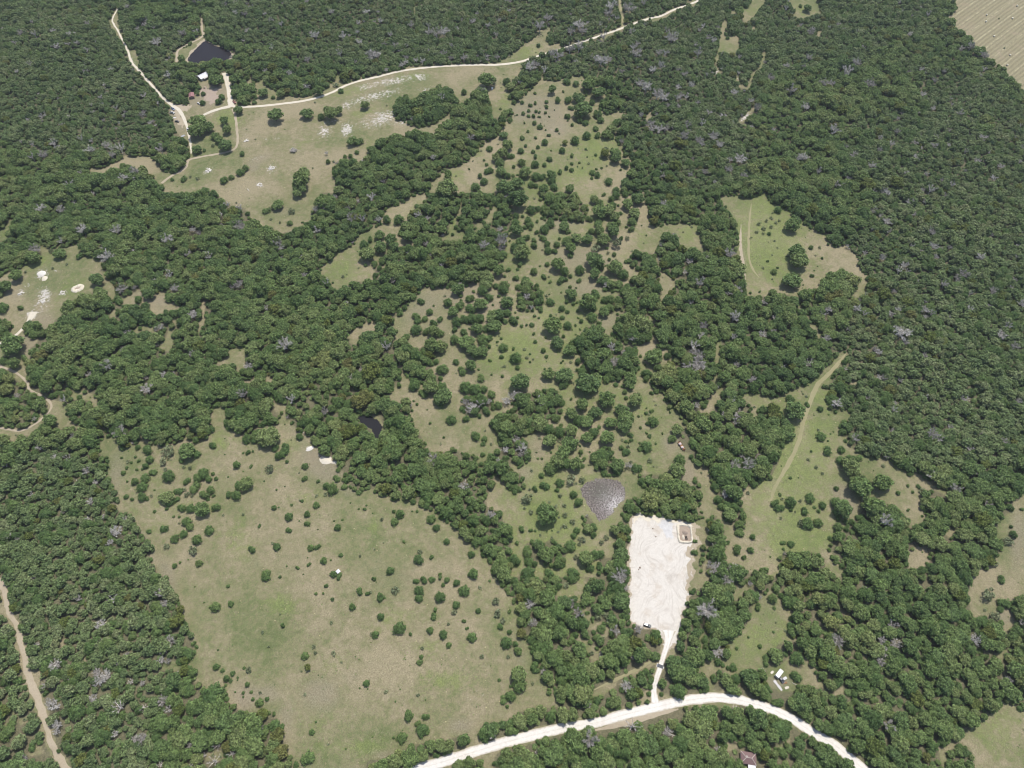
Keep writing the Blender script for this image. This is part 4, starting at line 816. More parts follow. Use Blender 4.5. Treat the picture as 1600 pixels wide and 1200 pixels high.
ribbon('dirt_track', sub(0, 3, '-15,20 12,60 35,140 62,240 112,330 126,420 152,500 172,590 200,680 230,760 262,840 288,930 315,1020 345,1110 390,1170 430,1215 500,1300'), [3.6, 3.6, 3.2, 3.2, 3, 3.2, 3.6, 3.8, 4.4, 4.4, 4, 3.6, 3.4, 3.4, 3.6, 3.6, 3.6], M['track'], 0.08, 0.75, keep=3.0)
ribbon('dirt_track', sub(0, 1, '210,750 190,790 155,840 110,885 60,920 0,948 -80,980'), [7, 5, 3.2, 3, 3, 3, 3], M['ranch'], 0.09, 0.35, keep=2.0)
ribbon('dirt_track', sub(0, 1, '-60,1080 0,1090 60,1112 130,1150 175,1195') + sub(0, 2, '185,35 250,68 300,100 320,140 290,190 220,250 140,290 60,285 0,275 -80,280'), [2, 2, 2, 2, 2, 2, 2.4, 2, 1.8, 1.8, 1.8, 1.8, 2, 2, 2], M['track'], 0.08, 0.8, keep=2.0)
ribbon('worn_path', [(1322, 552), (1310, 568), (1292, 588), (1277, 602), (1262, 637), (1252, 670), (1248, 690), (1232, 725), (1212, 760), (1202, 790)], [.6, 2.6, 3, 3.2, 3.4, 3.2, 3, 3, 2.4, .8], M['faint'], 0.06, 0.5, keep=2.0)
ribbon('worn_path', [(1174, 318), (1171, 345), (1170, 370), (1170, 400), (1176, 420), (1186, 434)], [.6, 2, 2.2, 2.2, 2, .8], M['faint'], 0.06, 0.5)
ribbon('worn_path', [(1158, 350), (1157, 380), (1160, 410), (1163, 440), (1166, 462)], [.6, 2.6, 3.4, 3, 1], M['track'], 0.05, 0.7)
ribbon('worn_path', sub(2, 0, '672,-10 680,40 690,100 694,150 692,170'), 3.0, M['faint'], 0.06, 0.4, keep=1.5)
ribbon('worn_path', sub(1, 0, '700,980 720,935 800,890 900,860 1000,840 1110,838 1150,790 1220,745'), [.6, 1.6, 2.6, 2.8, 2.8, 2.4, 1.8, .6], M['track'], 0.05, 0.7)
ribbon('worn_path', [(925, 1080), (945, 1070), (962, 1062), (988, 1050), (1006, 1040), (1022, 1031)], [.4, 1.6, 2.0, 2.0, 1.6, .5], M['faint'], 0.05, 0.8, keep=1.5)

def patch(name, poly, mat, lift, cell=0.7, rag=2.0, flat=None, kind='structure', attrs=None):
    """a ragged sheet of ground filling a plotted outline"""
    poly = np.asarray(poly, float)
    wx, wy = plan(poly[:, 0], poly[:, 1]); P = np.stack([wx, wy], -1)
    x0, y0 = P.min(0) - 2; x1, y1 = P.max(0) + 2
    X, Y = np.meshgrid(np.arange(x0, x1, cell), np.arange(y0, y1, cell))
    jx = (fnoise(X, Y, 4.0) - 0.5) * rag * 2; jy = (fnoise(X + 77, Y + 40, 4.0) - 0.5) * rag * 2
    ins = inside(P, X + jx, Y + jy)
    q = ins[:-1, :-1] & ins[:-1, 1:] & ins[1:, 1:] & ins[1:, :-1]
    n = X.shape[1]; i = np.arange(X.size).reshape(X.shape)
    F = np.stack([i[:-1, :-1], i[:-1, 1:], i[1:, 1:], i[1:, :-1]], -1)[q]
    used = np.unique(F); re = np.full(X.size, -1); re[used] = np.arange(len(used))
    jit = (rng.random((2, X.size)) - .5) * cell * 0.3
    vx = X.ravel()[used] + jit[0][used]; vy = Y.ravel()[used] + jit[1][used]
    vz = height(vx, vy) + lift if flat is None else np.full(len(vx), flat)
    me = mesh_np(name, np.stack([vx, vy, vz], -1), re[F], [mat], smooth=True)
    for k, fn in (attrs or {}).items():
        a = me.attributes.new(k, 'FLOAT', 'POINT'); px, py, _ = plot(vx, vy, vz)
        a.data.foreach_set('value', fn(px, py).astype(np.float32))
    return tag(link(name, me), kind=kind)
pad_poly = sub(2, 2, '736,1200 733,1050 748,930 738,880 758,815 850,825 880,815 960,840 1000,858 1060,848 1110,865 1145,890 1150,990 1128,1040 1132,1200') + sub(2, 3, '1118,10 1100,130 1080,240 1052,350 1030,415 985,445 952,445 945,390 920,345 870,312 790,318 740,285 733,150')
pc = np.mean(pad_poly, 0)
patch('pad_margin', [tuple(pc + (np.array(q) - pc) * (1.10, 1.035)) for q in pad_poly], M['track'], 0.035, 0.7, 4.5)
patch('caliche_pad', pad_poly, M['caliche'], 0.07, 0.55, 2.6)
patch('pad_margin', [(989, 803), (1000, 801), (1012, 806), (1022, 803), (1040, 808), (1056, 811), (1064, 812), (1060, 817), (1046, 817), (1034, 813), (1018, 814), (1000, 812), (988, 818)], M['berm'], 0.12, 0.5, 3.0)
patch('pad_margin', [(1082, 822), (1087, 826), (1086, 846), (1082, 862), (1083, 885), (1080, 910), (1077, 935), (1071, 960), (1066, 980), (1063, 978), (1068, 950), (1072, 920), (1075, 885), (1074, 858), (1080, 846)], M['track'], 0.12, 0.5, 3.4)
patch('rubble_ground', [(1025, 818), (1036, 812), (1052, 816), (1053, 830), (1052, 846), (1042, 842), (1034, 830)], M['rubble'], 0.11, 0.6, 2.5)
patch('farm_yard', sub(0, 0, '1075,660 1120,640 1165,655 1200,655 1180,690 1150,690 1130,710 1165,760 1150,800 1120,790 1095,760 1080,720'), M['track'], 0.05, 0.7, 5.0)
patch('farm_yard', sub(0, 0, '1240,545 1300,548 1370,560 1380,600 1340,650 1300,650 1270,620 1245,590'), M['heap'], 0.05, 0.7, 7.0)
def at_px(cx, cy, rx, ry, p=1.0):
    return lambda px, py: np.exp(-p * (((px - cx) / rx) ** 2 + ((py - cy) / ry) ** 2))
dry_poly = sub(2, 2, '425,655 465,605 560,588 620,588 682,618 712,668 702,712 652,772 602,832 542,864 508,822 478,770 448,722')
patch('dry_pond', dry_poly, M['pond_bed'], 0.06, 0.5, 2.6, attrs={'wet': at_px(938, 768, 22, 18), 'crust': at_px(960, 785, 17, 15)})
patch('shore', [(np.array(q) - (328, 81)) * (1.10, 1.22) + (327, 81) for q in sub(0, 0, '1288,254 1340,282 1400,298 1448,330 1448,362 1400,385 1340,375 1260,395 1180,400 1170,372 1198,330 1238,290 1268,262')], M['track'], 0.03, 0.8, 3.0)
patch('pond', sub(0, 0, '1288,254 1340,282 1400,298 1448,330 1448,362 1400,385 1340,375 1260,395 1180,400 1170,372 1198,330 1238,290 1268,262'), M['pond'], 0.06, 0.8, 0.8, flat=0.07)
patch('creek_pool', sub(1, 2, '640,205 700,195 765,220 792,262 786,325 768,345 742,340 720,285 650,248'), M['pool'], 0.06, 0.7, 0.8, flat=0.07)

# ------------------------------------------------------------------ tree models (radius 1, standing on z = 0)
def cards(P, Nn, size, r, long=1.0):
    """one small leaf-clump quad at each point, facing roughly along Nn"""
    n = len(P)
    Nn = Nn + r.normal(0, 0.55, (n, 3)); Nn /= np.linalg.norm(Nn, axis=1)[:, None]
    a = r.normal(0, 1, (n, 3)); U = np.cross(Nn, a); U /= np.linalg.norm(U, axis=1)[:, None] + 1e-9
    W = np.cross(Nn, U)
    s = (size[0] + (size[1] - size[0]) * r.random(n))[:, None] / 2
    bend = Nn * s * 0.35
    q = np.stack([P - U * s * long - W * s * .75, P + U * s * .8 - W * s + bend, P + U * s * long + W * s * .7, P - U * s * .7 + W * s + bend], 1)
    v = q.reshape(-1, 3); f = np.arange(4 * n).reshape(n, 4)
    return v, f
def ball(n, r):
    d = r.normal(0, 1, (n, 3)); return d / np.linalg.norm(d, axis=1)[:, None]
def lump(center, rad, r, seg=7, rings=4):
    """a rough closed core inside the foliage"""
    vs = [(0, 0, -1)]; fs = []
    for i in range(1, rings):
        t = math.pi * i / rings
        for j in range(seg):
            p = 2 * math.pi * (j + .5 * i) / seg
            vs.append((math.sin(t) * math.cos(p), math.sin(t) * math.sin(p), -math.cos(t)))
    vs.append((0, 0, 1)); top = len(vs) - 1
    for j in range(seg):
        k = (j + 1) % seg
        fs.append((0, 1 + k, 1 + j)); fs.append((top, top - seg + j, top - seg + k))
        for i in range(rings - 2):
            a = 1 + i * seg
            fs += [(a + j, a + k, a + seg + k), (a + j, a + seg + k, a + seg + j)]
    v = np.array(vs) * (1 + r.normal(0, .1, (len(vs), 1)))
    return v * np.asarray(rad) + np.asarray(center), fs
class Crown:
    def __init__(self): self.v = np.zeros((0, 3)); self.f = []
    def add(self, v, f):
        b = len(self.v); self.v = np.vstack([self.v, v]); self.f += [tuple(int(i) + b for i in q) for q in f]
def oak_crown(seed, n_lobe=22, n_card=1500, flat=0.62, spread=0.72, card=(0.075, 0.16), cz=0.86):
    r = np.random.default_rng(seed); C = Crown()
    lobes = []
    for i in range(n_lobe):
        a = 2.4 * i + r.uniform(-.5, .5); h = 1 - 1.5 * (i + .5) / n_lobe
        q = math.sqrt(max(0, 1 - h * h))
        k = spread * r.uniform(.74, 1.14)
        lobes.append((np.array([math.cos(a) * q * k, math.sin(a) * q * k, cz + h * flat * k + r.uniform(-.06, .08)]), r.uniform(.17, .36)))
    C.add(*lump((0, 0, cz - .1), (.62, .62, .48), r, 9, 5))
    for c, rad in lobes:
        if rad > .22: C.add(*lump(c, (rad * .66, rad * .66, rad * .58), r, 5, 3))
    tot = sum(l[1] ** 1.7 for l in lobes)
    for c, rad in lobes:
        n = int(n_card * rad ** 1.7 / tot)
        d = ball(n, r); d[:, 2] = np.where(d[:, 2] < -.45, -d[:, 2], d[:, 2])
        P = c + d * np.array([rad, rad, rad * .85]) * r.uniform(.62, 1.16, (n, 1))
        C.add(*cards(P, d + (0, 0, .7), card, r))
    return C
def cedar_crown(seed, n_card=900, tall=1.9, card=(0.09, 0.17)):
    r = np.random.default_rng(seed); C = Crown()
    n = n_card
    z = r.random(n) ** 0.85
    prof = lambda t: np.minimum(1, 2.6 * t + .42) * np.sqrt(np.clip(1 - t ** 2.1, 0, 1)) * .95
    a = r.random(n) * 2 * math.pi
    bumps = sum(.085 * np.sin(k * a + p + 4 * z) for k, p in ((3, r.random() * 6), (5, r.random() * 6), (7, r.random() * 6)))
    rad = (prof(z) + bumps) * r.uniform(.76, 1.14, n)
    P = np.stack([np.cos(a) * rad, np.sin(a) * rad, .12 + z * tall], -1)
    N_ = np.stack([np.cos(a), np.sin(a), .5 + 1.5 * z], -1)
    C.add(*cards(P, N_, card, r, 1.1))
    v, f = lump((0, 0, .12 + tall * .46), (.74, .74, tall * .42), r, 9, 6)
    C.add(v, f)
    return C
def tufty_crown(seed, n_card=230, card=(0.10, 0.22), h=1.0):
    r = np.random.default_rng(seed); C = Crown()
    for i in range(9):
        a = 2.4 * i; k = r.uniform(.2, .75); c = np.array([math.cos(a) * k, math.sin(a) * k, h * r.uniform(.35, .7)])
        n = n_card // 9; d = ball(n, r); d[:, 2] = np.abs(d[:, 2])
        C.add(*cards(c + d * r.uniform(.18, .34) * np.array([1, 1, h]), d + (0, 0, .4), card, r))
    return C
def branches(seed, n_main=9, n_sub=8, n_twig=8, thick=.035, twig=.011, rise=.7, reach=1.0):
    r = np.random.default_rng(seed); C = Crown()
    def rod(a, b, r0, r1, n=3):
        a = np.asarray(a, float); b = np.asarray(b, float); d = b - a; d /= np.linalg.norm(d) + 1e-9
        u = np.cross(d, (0.3, .2, .9)); u /= np.linalg.norm(u) + 1e-9; w = np.cross(d, u)
        v = [p + u * math.cos(2 * math.pi * i / n) * q + w * math.sin(2 * math.pi * i / n) * q for p, q in ((a, r0), (b, r1)) for i in range(n)]
        C.add(np.array(v), [(i, (i + 1) % n, n + (i + 1) % n, n + i) for i in range(n)])
    for i in range(n_main):
        a = 2 * math.pi * (i + r.uniform(-.3, .3)) / n_main
        p = np.array([0, 0, r.uniform(.5, 1.0)]); q = reach * r.uniform(.55, .95)
        mid = p + np.array([math.cos(a) * q * .5, math.sin(a) * q * .5, rise * r.uniform(.25, .6)])
        end = mid + np.array([math.cos(a + r.uniform(-.4, .4)) * q * .5, math.sin(a + r.uniform(-.4, .4)) * q * .5, rise * r.uniform(.15, .6)])
        rod(p, mid, thick, thick * .65, 4); rod(mid, end, thick * .65, thick * .25, 4)
        for j in range(n_sub):
            t = r.uniform(.15, 1.0); s = p + (mid - p) * min(1, 2 * t) if t < .5 else mid + (end - mid) * (2 * t - 1)
            d = ball(1, r)[0] * .55 + np.array([math.cos(a) * .4, math.sin(a) * .4, .35]); e = s + d * r.uniform(.18, .42) * reach
            rod(s, e, thick * .3, thick * .12)
            for _ in range(n_twig):
                t2 = r.uniform(.2, 1); b = s + (e - s) * t2; e2 = b + (ball(1, r)[0] + (0, 0, .3)) * r.uniform(.10, .24)
                rod(b, e2, twig, twig * .5)
    return C
def trunk_mesh(name, seed, top=1.2, r0=.085, lean=.08, forks=4):
    r = np.random.default_rng(seed); b = MB(); p = Vector((0, 0, -.06)); rad = r0
    for i in range(3):
        q = p + Vector((r.uniform(-lean, lean), r.uniform(-lean, lean), top * .3)); b.rod(p, q, rad, rad * .8, 7); p = q; rad *= .8
    for i in range(forks):
        a = 2 * math.pi * i / forks + r.uniform(-.4, .4)
        b.rod(p - Vector((0, 0, r.uniform(0, .3) * top)), p + Vector((math.cos(a) * .42, math.sin(a) * .42, r.uniform(.1, .35) * top)), rad * .6, rad * .2, 5)
    me = bpy.data.meshes.new(name); me.from_pydata(b.v, [], b.f); me.materials.append(M['bark'])
    return me
MODELS = {}                                              # kind -> list of (crown mesh, trunk mesh, joined mesh)
def model(kind, name, C, mat, trunk_kw, wood_mat=None):
    cm = bpy.data.meshes.new(name + '_crown'); cm.from_pydata(C.v.tolist(), [], C.f); cm.materials.append(mat)
    tm = trunk_mesh(name + '_trunk', len(C.f), **trunk_kw)
    if wood_mat: tm.materials[0] = wood_mat
    jm = bpy.data.meshes.new(name + '_model')
    tv = [tuple(v.co) for v in tm.vertices]; tf = [tuple(p.vertices) for p in tm.polygons]; b = len(C.v)
    jm.from_pydata(C.v.tolist() + tv, [], C.f + [tuple(i + b for i in f) for f in tf])
    jm.materials.append(mat); jm.materials.append(wood_mat or M['bark'])
    jm.polygons.foreach_set('material_index', np.array([0] * len(C.f) + [1] * len(tf), np.int32))
    MODELS.setdefault(kind, []).append((cm, tm, jm))
for i in range(7):
    model('oak', 'oak', oak_crown(20 + i, 19 + 2 * (i % 5), 1500, .55 + .06 * (i % 3), .68 + .04 * (i % 3)), M['oak'], dict(top=.75, forks=5))
for i in range(5):
    model('upland', 'upland_oak', oak_crown(220 + i, 15 + 2 * (i % 4), 950, .58 + .05 * (i % 3), .68, (.10, .21), .8), M['upland'], dict(top=.7, forks=4))
for i in range(5):
    C = cedar_crown(60 + i, 1000, 1.3 + .14 * i, (.08, .16))
    if i > 1:                                            # several stems grown together
        C2 = Crown(); rr = np.random.default_rng(400 + i); a0 = rr.uniform(0, 6.28)
        for k in range(2 + i % 2):
            q = cedar_crown(70 + 5 * i + k, 520, 1.5 + .2 * k, (.10, .2)); s_ = rr.uniform(.55, .74); a_ = a0 + 6.28 * k / (2 + i % 2)
            C2.add(q.v * s_ + (math.cos(a_) * .34, math.sin(a_) * .34, 0), q.f)
        C = C2
    model('cedar', 'cedar', C, M['cedar'], dict(top=1.0, r0=.06, forks=0, lean=.03))
for i in range(3):
    model('lime', 'lime_oak', oak_crown(90 + i, 20, 1400), M['lime'], dict(top=.75, forks=5))
for i in range(4):
    model('dead', 'dead_tree', branches(120 + i, 12, 9, 9, .03, .013, .6, 1.0), M['dead'], dict(top=1.0, r0=.07, forks=0), M['dead'])
for q in ((126, 7, 14, 10, .026, .011, .9, .85), (127, 16, 6, 11, .02, .012, .4, 1.05), (128, 6, 8, 7, .04, .012, 1.1, .9)):
    model('dead', 'dead_tree', branches(*q), M['dead'], dict(top=1.0, r0=.07, forks=0, lean=.12), M['dead'])
for i in range(3):
    model('snag', 'snag', branches(140 + i, 7, 5, 3, .05, .014, .5, 1.15), M['snag'], dict(top=.8, r0=.09, forks=0), M['snag'])
for i in range(3):
    model('pale', 'pale_shrub', tufty_crown(160 + i, 260), M['pale'], dict(top=.45, r0=.04, forks=3))
for i in range(3):
    model('shrub', 'shrub', cedar_crown(180 + i, 240, 1.25, (.16, .3)), M['cedar'], dict(top=.7, r0=.06, forks=0))

# ------------------------------------------------------------------ where every tree stands
TREES = []                                               # kind, x, y, radius, plot x, plot y, plotted radius, surveyed?
def near_road(x, y, rad):
    for L, keep in ROAD_TEST:
        d = np.hypot(L[:, 0] - x, L[:, 1] - y)
        if (d < np.minimum(L[:, 2] / 2, keep) + rad * .45).any(): return True
    return False
def stand(kind, px, py, pr, surveyed=True, max_r=99):
    up0 = {'oak': .8, 'lime': .8, 'cedar': .7, 'shrub': .6, 'dead': 1.2, 'snag': .9, 'pale': .4}[kind]
    s = FOCAL / (CAM_H / math.sin(PITCH)); R = pr / s
    for _ in range(3):
        x, y = plan(px, py, up0 * R); x, y = float(x), float(y)
        s = float(plot(x, y, height(x, y))[2]); R = min(pr / s, max_r)
    TREES.append([kind, x, y, R, px, py, pr, surveyed])
for (c, r), s in SHEETS.items():
    for x, y, rad in triples(s['T']):
        px, py, pr = 400 * c + x / 4, 300 * r + y / 4, rad / 4 * 1.03
        sc = float(plot(*plan(px, py), 0)[2]); R = pr / sc
        stand('shrub' if R < 1.25 else ('oak' if R > 5.0 else 'cedar'), px, py, pr)
    for key, kind in (('P', 'pale'), ('D', 'dead'), ('S', 'snag'), ('Y', 'lime')):
        for x, y, rad in triples(s[key]):
            k = 1.0
            stand(kind, 400 * c + x / 4, 300 * r + y / 4, rad / 4 * k)
# the woods: a jittered lattice, crowns shrinking towards the wood's edge
taken = np.array([(t[1], t[2], t[3], t[0] in ('dead', 'snag', 'lime')) for t in TREES], float)
def cells(step, seed):
    r = np.random.default_rng(seed)
    X, Y = np.meshgrid(np.arange(-1080, 1080, step), np.arange(-110, 1330, step * .92))
    X = X + (np.arange(X.shape[0]) % 2)[:, None] * step / 2
    X = X + r.uniform(-.38, .38, X.shape) * step; Y = Y + r.uniform(-.38, .38, Y.shape) * step
    return X.ravel(), Y.ravel(), r
def bucket(pts, size):
    d = {}
    for i, p in enumerate(pts): d.setdefault((int(p[0] // size), int(p[1] // size)), []).append(i)
    return d
bk = bucket(taken, 12.0)
rb = {}
for L, keep in ROAD_TEST:
    for q in L: rb.setdefault((int(q[0] // 12), int(q[1] // 12)), []).append((q[0], q[1], min(q[2] / 2, keep)))
def blocked(x, y, R):
    i, j = int(x // 12), int(y // 12)
    for a in (i - 1, i, i + 1):
        for b in (j - 1, j, j + 1):
            for k in bk.get((a, b), ()):
                t = taken[k]
                if math.hypot(t[0] - x, t[1] - y) < t[2] * (.55 if t[3] else .72) + R * (.2 if t[3] else .15): return True
            for qx, qy, w in rb.get((a, b), ()):
                if math.hypot(qx - x, qy - y) < w + R * .5: return True
    return False
for qx, qy, qr in ((1065, 697, 6.5), (1066, 700, 4), (319, 121, 6.5), (318, 126, 5), (300.5, 152, 5), (311, 163, 4), (270, 172, 5), (270, 178, 4), (366, 161, 4), (294, 204, 4), (277, 191, 4), (286, 213, 4), (1167.5, 1187, 5), (1216, 1055, 6), (1225, 1061, 5), (1215, 1071, 5), (1229, 1075, 3.5),
                   (1070, 834, 9), (1011, 978, 5), (769, 140, 3), (1031, 1041, 4), (588, 666, 6), (592, 675, 5), (586, 655, 4), (327, 88, 14), (345, 86, 10), (305, 92, 6), (355, 88, 7)):
    gx_, gy_ = plan(qx, qy)
    for k in range(3): rb.setdefault((int(gx_ // 12), int(gy_ // 12)), []).append((float(gx_), float(gy_), qr))
def upland(px, py):
    """dry hill woods with small grey-green crowns; 0 down by the creek"""
    g = lambda cx, cy, rx, ry: np.exp(-(((px - cx) / rx) ** 2 + ((py - cy) / ry) ** 2) ** 2)
    return np.maximum.reduce([g(90, 960, 210, 300), g(1490, 430, 200, 360), g(900, 20, 620, 110), g(110, 110, 190, 150), g(1080, 180, 110, 130)])
WOOD = []
for step, seed, lo, hi in ((6.3, 3, 4.0, 99), (4.7, 5, 3.5, 99), (3.3, 4, 1.5, 6.0), (6.2, 9, 7.0, 99)):
    X, Y, r = cells(step, seed)
    px, py, sc = plot(X, Y, height(X, Y) + 3.0)
    mg = 60 if seed in (4, 9) else 999
    ok = (px > -min(470, mg)) & (px < 1600 + min(470, mg)) & (py > -min(170, mg)) & (py < 1200 + min(340, mg))
    X, Y, px, py, sc = X[ok], Y[ok], px[ok], py[ok], sc[ok]
    cl = np.where(beyond(px, py) > 45, 18.0 * (wild(X, Y) > .6), look(room, px, py)); u = r.random(len(X)); zone = fnoise(X + 500, Y + 900, 70); kindn = fnoise(X + 40, Y - 300, 90)
    thin = np.exp(-(((px - 35) / 70) ** 2 + ((py - 1150) / 70) ** 2))
    hill = upland(px, py) + 1.0 * (fnoise(X - 800, Y + 200, 60) - .5)
    for i in range(len(X)):
        if cl[i] < lo or cl[i] >= hi: continue
        if thin[i] > .25 and u[i] < .62 * thin[i] + .1: continue
        v = (u[i] * 7.31) % 1.0; dry = hill[i] > .5
        if seed == 3:
            if dry: continue
            R = (2.9 + 3.0 * zone[i]) * (.68 + .8 * u[i] ** 1.6); R = min(R, (cl[i] + 1.6) / sc[i])
        elif seed == 5:
            if not dry: continue
            R = (2.0 + 1.9 * zone[i]) * (.7 + .9 * u[i] ** 1.8); R = min(R, (cl[i] + 1.6) / sc[i])
        elif seed == 9: R = 1.5 + 1.1 * u[i]
        else: R = min(1.3 + 1.2 * u[i], (cl[i] + 1.8) / sc[i])
        if R < .9 or blocked(X[i], Y[i], R): continue
        base = 'upland' if dry else 'oak'
        kind = 'cedar' if v < .15 + .5 * max(0, kindn[i] - .55) or seed == 4 and v < .5 else base
        if seed == 9: kind = base if v > .3 else 'cedar'
        elif kind == base and v > .98: kind = 'lime'
        elif kind == base and v > .962 - .14 * max(0, kindn[i] - .5): kind = 'dead'
        WOOD.append([kind, X[i], Y[i], R, px[i], py[i], R * sc[i] if seed != 9 else 0, False, .5 if seed == 9 else 1.02])
# young cedars seeding themselves between the surveyed ones in the middle pasture
r = np.random.default_rng(55); par = np.array([(790, 150), (900, 110), (990, 200), (1000, 330), (1030, 520), (1060, 690), (960, 720), (800, 720), (740, 640), (710, 480), (690, 330)], float)
spots = [tuple(t[1:4]) for t in TREES]; made = 0
for _ in range(3000):
    a, b = r.uniform(690, 1060), r.uniform(110, 730)
    if made >= 150 or not inside(par, np.array([a]), np.array([b]))[0] or look(wood_map, np.array([a]), np.array([b]))[0] > .2: continue
    x, y = plan(a, b, 1.0); x, y = float(x), float(y); R = r.uniform(.8, 2.2)
    if fnoise(x, y, 45) < .42 or any(abs(q[0] - x) < 9 and math.hypot(q[0] - x, q[1] - y) < q[2] + R * .8 for q in spots): continue
    spots.append((x, y, R)); made += 1
    WOOD.append(['cedar', x, y, R, a, b, 0, False, 1.0])
def seen(t, m=4):
    return m < t[4] < 1600 - m and m < t[5] < 1200 - m

# ------------------------------------------------------------------ plant them: individuals first, the uncountable rest as stuff
MARKS = [('feeder hut', 529, 893), ('dry pond bed', 943, 778), ('white caliche pad', 1030, 900), ('pale rock ledge', 510, 719), ('murky farm pond', 327, 83),
         ('farmhouse', 320, 122), ('grey brush pile', 459, 236), ('pinkish bare slope', 848, 178), ('limestone streaks', 595, 165), ('rusty farm trailer', 1066, 696),
         ('dug limestone pit', 121, 450), ('travel trailer', 1217, 1053), ('creek pool', 588, 662), ('cattle guard', 1031, 1041), ('baled hay field', 1545, 60),
         ('rose-roofed cottage', 1168, 1185), ('upper pathway glade', 1190, 380), ('long dirt track', 40, 1040), ('green pasture', 1240, 845), ('yellow corner field', 1545, 1150), ('white water tank', 769, 139)]
ORD = 'nearest second third fourth fifth sixth seventh eighth ninth tenth eleventh twelfth thirteenth fourteenth fifteenth sixteenth seventeenth eighteenth nineteenth twentieth'.split()
ORD[0] = 'first'
def ordinal(i):
    if i < 20: return ORD[i]
    n = i + 1
    return '%d%s' % (n, 'th' if 10 < n % 100 < 14 else {1: 'st', 2: 'nd', 3: 'rd'}.get(n % 10, 'th'))
MK = np.array([(m[1], m[2]) for m in MARKS], float)
def name_places(items, words_for):
    """labels that count outwards from a landmark towards another one"""
    groups = {}
    for t in items:
        d = np.hypot(MK[:, 0] - t[4], MK[:, 1] - t[5]); a = int(d.argmin())
        near = [k for k in np.argsort(np.hypot(MK[:, 0] - MK[a, 0], MK[:, 1] - MK[a, 1]))[1:7]]
        v = np.array([t[4] - MK[a, 0], t[5] - MK[a, 1]]); v /= np.linalg.norm(v) + 1e-9
        w = MK[near] - MK[a]; w /= np.linalg.norm(w, axis=1)[:, None]
        b = int(near[int((w @ v).argmax())])
        groups.setdefault((words_for(t), a, b), []).append((d[a], t))
    out = {}
    for (wd, a, b), lst in groups.items():
        lst.sort(key=lambda q: q[0])
        for i, (_, t) in enumerate(lst):
            out[id(t)] = '%s, %s from the %s toward the %s' % (wd, ordinal(i), MARKS[a][0], MARKS[b][0])
    return out
def plant(t, name, label, category, group, parts=True, squash=(0.8, 1.15)):
    kind, x, y, R = t[:4]
    cm, tm, jm = random.choice(MODELS[kind])
    sc = (R * random.uniform(.88, 1.14), R * random.uniform(.88, 1.14), R * random.uniform(*squash))
    o = bpy.data.objects.new(name, None if parts else jm)
    o.location = (x, y, float(height(x, y)) - 0.03); o.rotation_euler = (0, 0, random.uniform(0, 6.28)); o.scale = sc
    COL.objects.link(o)
    if parts:
        o.empty_display_size = .5
        for nm, me in (('trunk', tm), ('crown', cm)):
            c = bpy.data.objects.new(nm, me); c.parent = o; COL.objects.link(c)
    tag(o, label, category, group)
vis = [t for t in TREES if seen(t, 2)]
rest = [t for t in TREES if not seen(t, 2)]
big = lambda q: sorted(q, key=lambda t: -t[6])
lists = {}
for k in ('cedar', 'shrub', 'pale', 'dead', 'snag', 'lime'):
    q = big([t for t in vis if t[0] == k]); lists[k] = q[:300]; rest += q[300:]
q = big([t for t in vis if t[0] == 'oak']); need = max(0, 300 - len(q))
wo = sorted([t for t in WOOD if t[0] == 'oak' and seen(t, 8)], key=lambda t: -t[6])
picked = set(id(t) for t in wo[:need]); lists['oak'] = q + wo[:need]
rest += [t for t in WOOD if id(t) not in picked]
WORDS = {'cedar': lambda t: ('broad dark round cedar' if t[3] > 3.2 else 'dark round cedar' if t[3] > 2.1 else 'small dark round cedar'),
         'shrub': lambda t: 'low dark shrub', 'pale': lambda t: 'pale loose grey-green shrub', 'dead': lambda t: 'leafless grey dead tree', 'snag': lambda t: 'bleached bare snag',
         'lime': lambda t: 'yellow-green leafy tree', 'oak': lambda t: ('green oak standing clear' if t[7] else 'broad oak in closed woods')}
NAMES = {'cedar': ('cedar_tree', 'tree', 'cedars dotted over the pastures'), 'shrub': ('shrub', 'shrub', 'low shrubs on the pastures'), 'pale': ('pale_shrub', 'shrub', 'pale shrubs on open ground'),
         'dead': ('dead_tree', 'dead tree', 'grey dead trees in the woods'), 'snag': ('bare_snag', 'dead tree', 'bleached snags in the woods'), 'lime': ('leafy_tree', 'tree', 'yellow-green trees in the woods'), 'oak': ('oak_tree', 'tree', 'broad oaks')}
for k, q in lists.items():
    lab = name_places(q, WORDS[k])
    nm, cat, grp = NAMES[k]
    for t in q:
        plant(t, nm, lab[id(t)], cat, grp, parts=k not in ('shrub', 'pale'))

